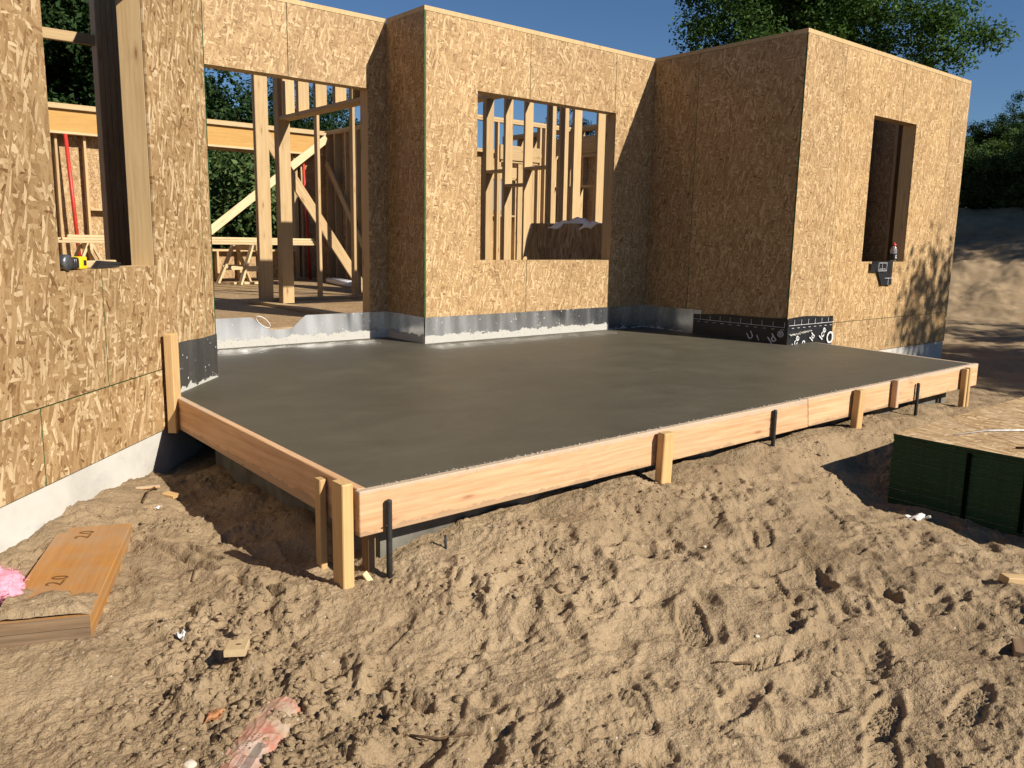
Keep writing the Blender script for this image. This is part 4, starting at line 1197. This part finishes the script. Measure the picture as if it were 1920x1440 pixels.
block((-2.585, -3.43), (.028, .012, .06), (1.0, .3, .2), 'pale splinter standing beside the corner stake', 'spf2', lift=1.0)
block((-.215, -5.03), (.06, .035, .16), (.1, .1, .9), 'wood scrap at the right edge of the view below the sheet stack', 'spf', lift=.7)
block((-.83, -5.245), (.05, .03, .2), (.1, .05, 1.9), 'dark wood scrap near the lower right corner of the view', 'grey_wood', lift=.6)

def pebble(x, y, r, label, mat='pebble', seed=1):
    rs = np.random.RandomState(seed)
    bm = bmesh.new(); bmesh.ops.create_icosphere(bm, subdivisions=3, radius=1)
    ph = rs.uniform(0, 9, 2)
    V = np.array([v.co[:] for v in bm.verts])
    n = .25 * vnoise(V[:, 0] * 1.3 + ph[0], V[:, 1] * 1.3 + V[:, 2] + ph[1], seed)
    for v, c, k in zip(bm.verts, V, n): v.co = Vector(c * (1 + k)) * r; v.co.z *= .7; v.co.x *= 1.2
    me = bpy.data.meshes.new('stone'); bm.to_mesh(me); bm.free(); me.materials.append(MT[mat])
    for p in me.polygons: p.use_smooth = True
    o = link('pebble', me, None, T(x, y, gz(x, y) + r * .3) @ RZ(seed)); tag(o, label, 'pebble', 'pebbles on the sand')
    return o
pebble(-3.525, -4.07, .016, 'round cream pebble at the lower left by the plastic wrapper', seed=2)
pebble(-3.09, -3.83, .020, 'sandy brown pebble right of the plastic wrapper tip', 'sand', seed=3)
pebble(-2.03, -3.98, .026, 'rounded brown stone in the trampled middle of the sand', 'sand', seed=4)
pebble(-1.18, -4.04, .008, 'tiny white pebble in front of the wide pale stake', seed=5)
pebble(-1.62, -4.62, .008, 'tiny white pebble between bootprints near the lower right', seed=6)
def twig(pts, r, label):
    P = []
    for (x, y, up) in pts: P.append((x, y, gz(x, y) + up))
    o = tube('twig', P, r, MT['twig'], None, 6); tag(o, label, 'twig', 'twigs on the sand')
twig([(-1.87, -4.62, .006), (-1.80, -4.655, .016), (-1.73, -4.675, .005)], .004, 'curved twig left of the deep heel print')
twig([(-2.95, -4.30, .006), (-2.88, -4.36, .014), (-2.79, -4.41, .006)], .004, 'forked dark twig near the bottom edge of the view')
twig([(-3.02, -1.92, .01), (-2.95, -1.80, .03), (-2.88, -1.69, .02)], .005, 'dry twig by the foundation below the pointed stake')
twig([(-3.12, -2.92, .004), (-3.08, -2.85, .010), (-3.05, -2.80, .004)], .004, 'short twig right of the orange beam offcut')

def build_wrapper():
    """clear plastic wrapper with red print, lying half in the sand"""
    m = M('printed_plastic', .18, .5)
    p = m.obj(); s = m.n('SeparateXYZ', {0: p})
    u, v = s.outputs[0], s.outputs[1]
    base = m.ramp(m.noise(p, 9, 4, .65), [(.35, (.40, .14, .095)), (.50, (.44, .245, .175)), (.66, (.52, .40, .32))])
    dust = m.ramp(m.noise(p, 4.5, 4, .6), [(.50, (0, 0, 0)), (.68, (.8, .8, .8))])
    col = m.mix(dust, base, (.36, .27, .18))
    band = m.math('MULTIPLY', m.math('LESS_THAN', m.math('ABSOLUTE', m.math('ADD', v, .030)), .012), m.math('LESS_THAN', u, .2))
    col = m.mix(m.math('MULTIPLY', band, .7), col, (.10, .085, .075))
    tk = m.math('MULTIPLY', m.math('LESS_THAN', m.math('ABSOLUTE', m.math('ADD', v, .008)), .006), m.math('GREATER_THAN', m.math('FRACT', m.math('MULTIPLY', u, 240)), .5))
    tk = m.math('MULTIPLY', tk, m.math('LESS_THAN', u, .13))
    ln = m.math('MULTIPLY', m.math('LESS_THAN', m.math('ABSOLUTE', m.math('SUBTRACT', m.math('FRACT', m.math('MULTIPLY', v, 75)), .5)), .22), m.math('GREATER_THAN', m.noise(m.mapping(p, (0, 0, 0), (260, 40, 1)), 1.0, 1), .52))
    reg = m.math('MULTIPLY', m.math('MULTIPLY', m.math('GREATER_THAN', u, .15), m.math('LESS_THAN', u, .245)), m.math('MULTIPLY', m.math('GREATER_THAN', v, -.012), m.math('LESS_THAN', v, .028)))
    ink = m.math('MAXIMUM', tk, m.math('MULTIPLY', ln, reg))
    col = m.mix(m.math('MULTIPLY', ink, .85), col, (.03, .022, .02))
    m.col(col); m.b.inputs['Coat Weight'].default_value = .5; m.b.inputs['Coat Roughness'].default_value = .12
    nu, nv = 110, 48
    L = .46
    a = np.repeat(np.arange(nu + 1) / nu, nv + 1); b = np.tile(np.arange(nv + 1) / nv * 2 - 1, nu + 1)
    wid = .078 * (1 - .15 * a) * np.where(a < .86, 1, np.sqrt(np.clip(1 - ((a - .86) / .15) ** 2, 0, 1)) * .85 + .15)
    wid = wid * (1 + .06 * np.sin(a * 17 + np.sign(b) * 2))
    X, Y = a * L, b * wid
    cr = 1 - np.abs(vnoise(X * 16, Y * 30, 201)) * 2.6
    cr2 = 1 - np.abs(vnoise(X * 34 + 3, Y * 50, 203)) * 2.4
    Z = .012 * (1 - b * b) + .004 * np.clip(cr, 0, 1) ** 3 + .0012 * np.clip(cr2, 0, 1) ** 2 + .007 * vnoise(X * 7, Y * 12, 205) + .010 * np.sin(b * 4 + 1) * (1 - a) ** 2 - .008 * np.clip(np.abs(b) - .8, 0, 1) * 5
    vs = list(zip(X, Y, Z)); fs = []
    for i in range(nu):
        for k in range(nv):
            q = i * (nv + 1) + k; fs.append((q, q + nv + 1, q + nv + 2, q + 1))
    x0, y0 = -3.50, -4.24; x1, y1 = -3.21, -3.955
    ang = math.atan2(y1 - y0, x1 - x0)
    z0, z1 = gz(x0, y0, False) + .022, gz(x1, y1, False) + .022
    o = link('plastic_wrapper', mesh_from('wrapper', vs, fs, m.m, smooth=True), None, T(x0, y0, z0) @ RZ(ang) @ RY(-math.atan2(z1 - z0, L)))
    so = o.modifiers.new('thickness', 'SOLIDIFY'); so.thickness = .0015
    tag(o, 'crumpled clear plastic wrapper with red print half sunk in lumpy sand', 'wrapper')
build_wrapper()

def sheet_scrap(name, loc, size, rz, mat, label, cat, seed, lift=.02, amp=.02):
    rs = np.random.RandomState(seed); n = 14
    vs, fs = [], []
    for i in range(n + 1):
        for k in range(n + 1):
            a, b = i / n - .5, k / n - .5
            z = amp * (math.sin(a * 7 + seed) * math.cos(b * 6 + 2 * seed) + .4 * math.sin(a * 15 + b * 11))
            rad = 1 - .28 * abs(math.sin(3 * math.atan2(b, a) + seed)) * (math.hypot(a, b) > .3)
            vs.append((a * size[0] * rad, b * size[1] * rad, z))
    for i in range(n):
        for k in range(n):
            q = i * (n + 1) + k; fs.append((q, q + n + 1, q + n + 2, q + 1))
    o = link(name, mesh_from(name, vs, fs, MT[mat], smooth=True), None, T(loc[0], loc[1], gz(*loc) + lift) @ RZ(rz))
    so = o.modifiers.new('thickness', 'SOLIDIFY'); so.thickness = .0008
    tag(o, label, cat)
sheet_scrap('dry_leaf', (-3.385, -3.885), (.075, .05), .9, 'dry_leaf', 'dry brown leaf left of the plastic wrapper', 'leaf', 2, .018, .005)
sheet_scrap('paper_scrap', (.33, -4.33), (.15, .07), -.4, 'paper', 'crumpled dirty white paper in the shade of the sheet stack', 'paper', 5, .018, .012)
sheet_scrap('paper_scrap', (-2.98, -2.04), (.045, .02), .4, 'paper', 'small white paper scrap on the mound below the pointed stake', 'paper', 3, .012, .004)
sheet_scrap('paper_scrap', (-3.30, -3.33), (.05, .035), .9, 'paper', 'crumpled grey scrap in the sand above the pale wood offcut', 'paper', 7, .02, .015)

# ------------------------------------------------------------------ things on the sills
def build_drill():
    p = wA.P(-1.60, .035, .776)
    root = empty('cordless_drill', p, THA); tag(root, 'yellow and black cordless drill lying on the sill of the angled wall window', 'drill')
    lathe('chuck', [(.012, -.020), (.020, -.018), (.024, 0), (.036, .006), (.038, .035), (.034, .045)], MT['grey'], root, 24, T(-.055, -.006, .020) @ RY(R_(0)) @ RX(R_(90)) @ T(0, 0, -.0))
    rbox('motor_housing', (.100, .062, .056), MT['black'], root, T(.035, .010, .014), .014, 3)
    for k in range(4): rbox('vent_rib', (.004, .064, .040), MT['grey'], root, T(.012 + .014 * k, .010, .014), .0015, 1)
    b = rbox('battery', (.062, .066, .060), MT['yellow'], root, T(.118, .012, .014), .007, 3)
    rbox('latch', (.022, .012, .026), MT['black'], b, T(.008, -.030, .0), .003, 2)
    return root
build_drill()
ob = board('wood_offcut', wA.P(-1.62, .105, .776), wA.P(-1.07, .105, .776), (0, 0, 1), .036, .06, MT['spf2']); tag(ob, 'long pale offcut lying on the sill behind the cordless drill', 'wood offcut')
for k in range(6):
    a = wA.P(-1.36 + .012 * k, .034 + .002 * k, .7625 + .0075 * k * .8); b = wA.P(-1.12 + .02 * math.sin(k * 2.2), .046 + .003 * math.sin(k), .7625 + .0075 * k * .55)
    o = board('nail_strip', a, b, (0, 0, 1), .0065, .03, MT['steel'], None, .001)
    tag(o, 'dark collated nail strip in the little pile beside the drill on the sill', 'nail strip', 'nail strips on the window sill')
def build_bottle():
    root = empty('drink_bottle', (5.165, YD + .075, .779)); tag(root, 'clear drink bottle with red cap and dark label on the narrow window sill', 'bottle')
    m = M('clear_plastic', .08, .5); m.col((.75, .72, .72)); m.b.inputs['Transmission Weight'].default_value = .75; m.b.inputs['IOR'].default_value = 1.3
    lathe('body', [(.030, 0), (.036, .006), (.037, .055), (.034, .075), (.037, .095), (.036, .130), (.028, .152), (.019, .166), (.019, .176)], m.m, root, 24)
    lab = lathe('label', [(.0376, .014), (.0380, .018), (.0380, .084), (.0376, .088)], MT['black'], root, 24)
    me = text_mesh('G', .05); me.materials.append(MT['white'])
    link('printed_letter', me, lab, T(-.012, -.0388, .035) @ RX(R_(90)))
    lathe('cap', [(.022, .172), (.023, .176), (.023, .190), (.012, .193), (.011, .208), (.007, .211)], MT['red'], root, 20)
build_bottle()

# ------------------------------------------------------------------ things inside the house
def lumber_thing(name, a, b, wdir, w, t, label, cat, group=None, mat='spf'):
    o = board(name, a, b, wdir, w, t, MT[mat]); tag(o, label, cat, group); return o
def build_sawhorse(x, y, rz, label):
    root = empty('sawhorse', (x, y, ZF), rz); tag(root, label, 'sawhorse', 'sawhorses inside the house')
    def bd(nm, a, b, wd, w, t): link(nm, chamfer_mesh(w, t, (Vector(b) - Vector(a)).length, MT['spf2'], .003), root, frame_matrix(a, Vector(b) - Vector(a), wd))
    bd('top_rail', (-.0, -.42, .60), (0, .42, .60), (0, 0, 1), .089, .038)
    for sy in (-1, 1):
        for sx in (-1, 1): bd('leg', (sx * .30, sy * .36, 0), (sx * .025, sy * .30, .64), (0, 1, 0), .089, .036)
        bd('cross_brace', (-.21, sy * .335, .26), (.21, sy * .335, .26), (0, 0, 1), .09, .02)
build_sawhorse(1.38, 7.45, R_(8), 'timber sawhorse under the pale boards, seen through the door hole')
build_sawhorse(-1.05, 7.40, R_(-4), 'timber sawhorse carrying the hidden end of the pale boards')
lv = [(-1.6, 2.50, 7.25, 0), (-1.5, 2.62, 7.36, 0), (-1.55, 2.86, 7.47, 0), (-1.4, 2.55, 7.28, 1), (-1.6, 2.75, 7.40, 1), (-1.3, 2.66, 7.42, 2)]
nm_ = ['nearest board of the bottom layer on the sawhorses', 'middle board of the bottom layer on the sawhorses', 'longest board of the bottom layer, sticking out furthest right on the sawhorses', 'near board of the middle layer on the sawhorses', 'far board of the middle layer on the sawhorses', 'single top board lying on the lumber on the sawhorses']
for (xa, xb, y, k), lb in zip(lv, nm_):
    z = ZF + .645 + .021 + .040 * k
    lumber_thing('lumber_board', (xa, y, z), (xb, y + .05, z), (0, 1, 0), .089, .038, 'pale ' + lb, 'board', 'boards on the sawhorses', 'spf2')
rs = random.Random(8)
scr = ['scrap block under the sawhorse, nearest its left leg', 'flat scrap board end under the sawhorse', 'short pale scrap between the sawhorse legs', 'scrap block under the sawhorse, by its right leg', 'small scrap in front of the sawhorse']
for k, lb in enumerate(scr):
    x, y = 1.05 + .17 * k, 7.15 + .12 * rs.random()
    lumber_thing('scrap_block', (x, y, ZF + .022), (x + .16, y + .06 * rs.random(), ZF + .022), (0, 1, 0), .089, .038, lb, 'scrap block', 'wood scraps under the sawhorse', 'spf2')
tube('red_pole', [(2.985, 8.28, ZF), (2.90, 8.30, 2.40)], .028, MT['red']); tag(bpy.data.objects['red_pole'], 'thin red pole standing near the far corner, seen through the door hole', 'pole')
tube('red_pole', [(-.94, 8.28, ZF), (-1.03, 8.30, 2.43)], .030, MT['red']); tag(bpy.data.objects['red_pole.001'], 'leaning red pole seen through the angled wall window', 'pole')
for k, (dy, lb) in enumerate(((0, 'near white plastic pipe lying on the floor by the dark partition'), (.10, 'far white plastic pipe lying on the floor by the dark partition'))):
    o = tube('white_pipe', [(2.30 + dy, 5.15, ZF + .05), (2.50 + dy, 6.1, ZF + .05), (2.72 + dy, 7.05, ZF + .05)], .05, MT['white'], None, 12); tag(o, lb, 'pipe', 'white pipes on the floor')
# strand board offcut and plastic wrap leaning inside the wide window
def lean_panel():
    vs = [(0, 0, 0), (0, -1.30, 0), (.012, -1.30, 0), (.012, 0, 0), (.14, 0, 1.0), (.14, -1.27, .985), (.152, -1.27, .985), (.152, 0, 1.0)]
    o = link('leaning_sheet', mesh_from('leaning_sheet', vs, [(3, 2, 1, 0), (4, 5, 6, 7), (0, 1, 5, 4), (1, 2, 6, 5), (2, 3, 7, 6), (3, 0, 4, 7)], make_osb('osb_lean', swap=True, lines=False, tone=.8)), None, T(2.66, 1.765, ZF + .012))
    tag(o, 'dark strand board sheet leaning behind the wide window hole', 'sheet')
    n = 26; vs, fs = [], []
    for i in range(n + 1):
        for k in range(13):
            a, b = i / n, k / 12
            vs.append((2.80 + .05 * b + .02 * math.sin(a * 17 + b * 5), .40 + 1.5 * a, 1.085 + (.06 + .07 * math.exp(-((a - .38) / .16) ** 2)) * math.sin(b * 3.1) + .012 * math.sin(a * 31 + 6 * b) + .008 * math.sin(a * 57 - 5 * b) - .75 * max(0, abs(a - .5) - .44) * 9))
    for i in range(n):
        for k in range(12):
            q = i * 13 + k; fs.append((q, q + 13, q + 14, q + 1))
    o = link('plastic_sheeting', mesh_from('plastic_sheeting', vs, fs, MT['white'], smooth=True)); so = o.modifiers.new('thickness', 'SOLIDIFY'); so.thickness = .002
    tag(o, 'crumpled white plastic sheeting draped behind the leaning dark sheet', 'plastic sheeting')
lean_panel()

# ------------------------------------------------------------------ trees and shrubs
def leaf_cloud(name, clumps, per, leaf, mat, seed, spread=.42, flat=.7):
    rs = np.random.RandomState(seed)
    C = np.repeat(np.asarray([c[:3] for c in clumps]), per, 0)
    S = np.repeat(np.asarray([c[3] for c in clumps]), per)
    n = len(C)
    d = rs.normal(0, 1, (n, 3)); d /= np.linalg.norm(d, axis=1, keepdims=True)
    rr = rs.rand(n) ** .55
    P = C + d * (rr * S)[:, None] * np.array([1, 1, flat])
    nrm = rs.normal(0, .6, (n, 3)) + d * .5 + np.array([0, 0, .6]); nrm /= np.linalg.norm(nrm, axis=1, keepdims=True)
    ref = rs.normal(0, 1, (n, 3)); a = np.cross(nrm, ref); a /= np.linalg.norm(a, axis=1, keepdims=True); b = np.cross(nrm, a)
    sz = leaf * rs.uniform(.6, 1.35, n)[:, None]
    droop = -nrm * sz * .18
    V = np.stack([P - a * sz, P + b * sz * .55 + droop, P + a * sz, P - b * sz * .55 + droop], 1).reshape(-1, 3)
    Q = np.arange(n * 4).reshape(-1, 4)
    return fast_mesh(name, V, Q, mat)
def crown_clumps(rs, rx, ry, rz, cz, n, cs):
    out = []
    ph = rs.uniform(0, 6, 6)
    for k in range(n):
        d = rs.normal(0, 1, 3); d /= np.linalg.norm(d)
        if d[2] < -.75: d[2] *= -.5
        lob = 1 + .18 * math.sin(3 * math.atan2(d[1], d[0]) + ph[0]) + .14 * math.sin(5 * d[2] + ph[1]) + .1 * math.sin(7 * d[0] + ph[2])
        r = (rs.rand() ** .4) * lob
        out.append((d[0] * rx * r, d[1] * ry * r, cz + d[2] * rz * r, cs * rs.uniform(.55, 1.25)))
    return out
def make_tree(seed, height, rx, rz, nclump, per, leaf, mat, cs):
    rs = np.random.RandomState(seed)
    cz = height - rz
    cl = crown_clumps(rs, rx, rx, rz, cz, nclump, cs)
    crown = leaf_cloud('crown', cl, per, leaf, mat, seed)
    vs, fs = [], []
    def add(pts, rad, sides=8):
        v, f = tube_data(pts, rad, sides); b = len(vs); vs.extend(v); fs.extend([tuple(i + b for i in q) for q in f])
    h = height
    r0 = h * .022
    top = Vector((rs.normal(0, .2), rs.normal(0, .2), cz + rz * .4))
    add([Vector((0, 0, -.4)), Vector((0, 0, .3)), Vector((.05, .04, h * .25)), Vector((-.04, .08, cz)), top], [r0 * 1.5, r0 * 1.1, r0 * .9, r0 * .6, r0 * .2], 10)
    idx = rs.choice(len(cl), min(26, len(cl)), replace=False)
    for i in idx:
        c = Vector(cl[i][:3]); z0 = max(h * .2, min(c.z - .5, cz + rz * .3) - abs(rs.normal(0, .4)))
        s_ = Vector((0, 0, z0)); mid = s_.lerp(c, .5) + Vector((rs.normal(0, .15), rs.normal(0, .15), .25))
        add([s_, mid, c], [r0 * .42, r0 * .22, r0 * .06], 6)
    trunk = mesh_from('trunk', vs, fs, MT['bark'], smooth=True)
    return trunk, crown
PROTO = {
    'maple': make_tree(21, 12.5, 4.3, 4.7, 430, 300, .066, MT['leaf'], .86),
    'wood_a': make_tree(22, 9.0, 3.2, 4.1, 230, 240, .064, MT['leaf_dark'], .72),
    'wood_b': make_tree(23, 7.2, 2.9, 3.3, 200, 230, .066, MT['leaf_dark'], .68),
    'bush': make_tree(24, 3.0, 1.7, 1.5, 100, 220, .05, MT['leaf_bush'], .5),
}
def tree(kind, x, y, sc, rz, label, group=None, name='tree', cat='tree', zs=1.0):
    z = gz(x, y, False) - (.55 * sc if kind == 'bush' else 0)
    root = empty(name, (x, y, z), rz); root.scale = (sc, sc, sc * zs)
    tag(root, label, cat, group)
    tr, cr = PROTO[kind]
    link('trunk', tr, root); link('crown', cr, root)
    return root
GB = 'trees behind the house'
def at(px, dist):
    """plan position on the bearing of a photo column, at a depth in metres"""
    t = (px - 960) / 1552.2
    d = Vector((math.sin(YAW) + t * math.cos(YAW), math.cos(YAW) - t * math.sin(YAW)))
    return CAM.x + d.x * dist, CAM.y + d.y * dist
tree('maple', *at(1478, 25), .84, .6, 'big sunlit maple rising behind the projecting room', GB)
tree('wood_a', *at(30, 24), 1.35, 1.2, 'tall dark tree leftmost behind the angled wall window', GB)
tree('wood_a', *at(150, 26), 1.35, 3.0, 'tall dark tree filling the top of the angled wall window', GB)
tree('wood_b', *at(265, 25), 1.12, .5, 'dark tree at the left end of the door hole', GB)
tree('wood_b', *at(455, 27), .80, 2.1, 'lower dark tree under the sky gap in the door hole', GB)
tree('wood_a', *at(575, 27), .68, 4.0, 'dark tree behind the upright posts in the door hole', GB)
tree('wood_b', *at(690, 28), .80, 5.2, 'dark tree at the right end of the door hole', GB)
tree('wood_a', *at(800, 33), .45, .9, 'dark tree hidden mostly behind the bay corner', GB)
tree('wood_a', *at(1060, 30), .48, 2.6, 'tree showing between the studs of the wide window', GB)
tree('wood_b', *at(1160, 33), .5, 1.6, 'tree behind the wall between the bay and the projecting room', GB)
for k, (px, d, sc, lb) in enumerate(((60, 20.5, 1.5, 'dark bush at the foot of the trees behind the angled wall window'), (230, 21, 1.5, 'dark bush low behind the angled wall, hidden by its post'), (390, 20.5, 1.4, 'low bush at the left below the beam in the back opening'), (470, 21, 1.5, 'low bush in the middle of the back opening'), (560, 21.5, 1.4, 'low bush at the right end of the back opening'))):
    tree('bush', *at(px, d), sc, k * 1.3, lb, 'bushes behind the house', 'bush', 'bush')
GR = 'trees on the bank'
tree('wood_b', *at(1840, 33), .55, .3, 'small green tree just right of the projecting room on the bank', GR)
tree('wood_a', *at(1890, 35), .50, 1.9, 'rounded green tree at the right edge of the view on the bank', GR)
tree('wood_b', *at(1985, 34), .60, 2.9, 'green tree on the bank cut by the right edge of the view', GR)
tree('wood_b', *at(1780, 36), .55, 4.4, 'green tree on the bank half hidden by the projecting room', GR)
for k, (px, d, sc, lb) in enumerate(((1800, 29.5, .85, 'leafy bush at the crest of the bank beside the projecting room'), (1850, 29, .9, 'leafy bush on the bank below the small green tree'), (1905, 28.5, .95, 'leafy bush on the bank at the right edge of the view'), (1960, 28, 1.0, 'leafy bush on the bank beyond the right edge of the view'), (1750, 30, .85, 'leafy bush on the bank hidden behind the projecting room'))):
    tree('bush', *at(px, d), sc, k * 2.1 + .4, lb, 'bushes on the bank', 'bush', 'bush')
# trees out of view on the right whose shade reaches the projecting room and the bank
tree('wood_b', 9.9, -10.0, .98, .2, 'tree standing beyond the right edge, shading the far yard', 'trees right of the yard')
tree('wood_b', 14.8, -10.4, 1.0, 2.2, 'second tree beyond the right edge, shading the far yard', 'trees right of the yard')
tree('maple', 29.0, -10.0, 1.0, 1.2, 'tall tree far beyond the right edge, shading the bank', 'trees right of the yard')
tree('wood_b', 20.2, -10.2, .95, 3.1, 'third tree beyond the right edge, shading the foot of the bank', 'trees right of the yard')
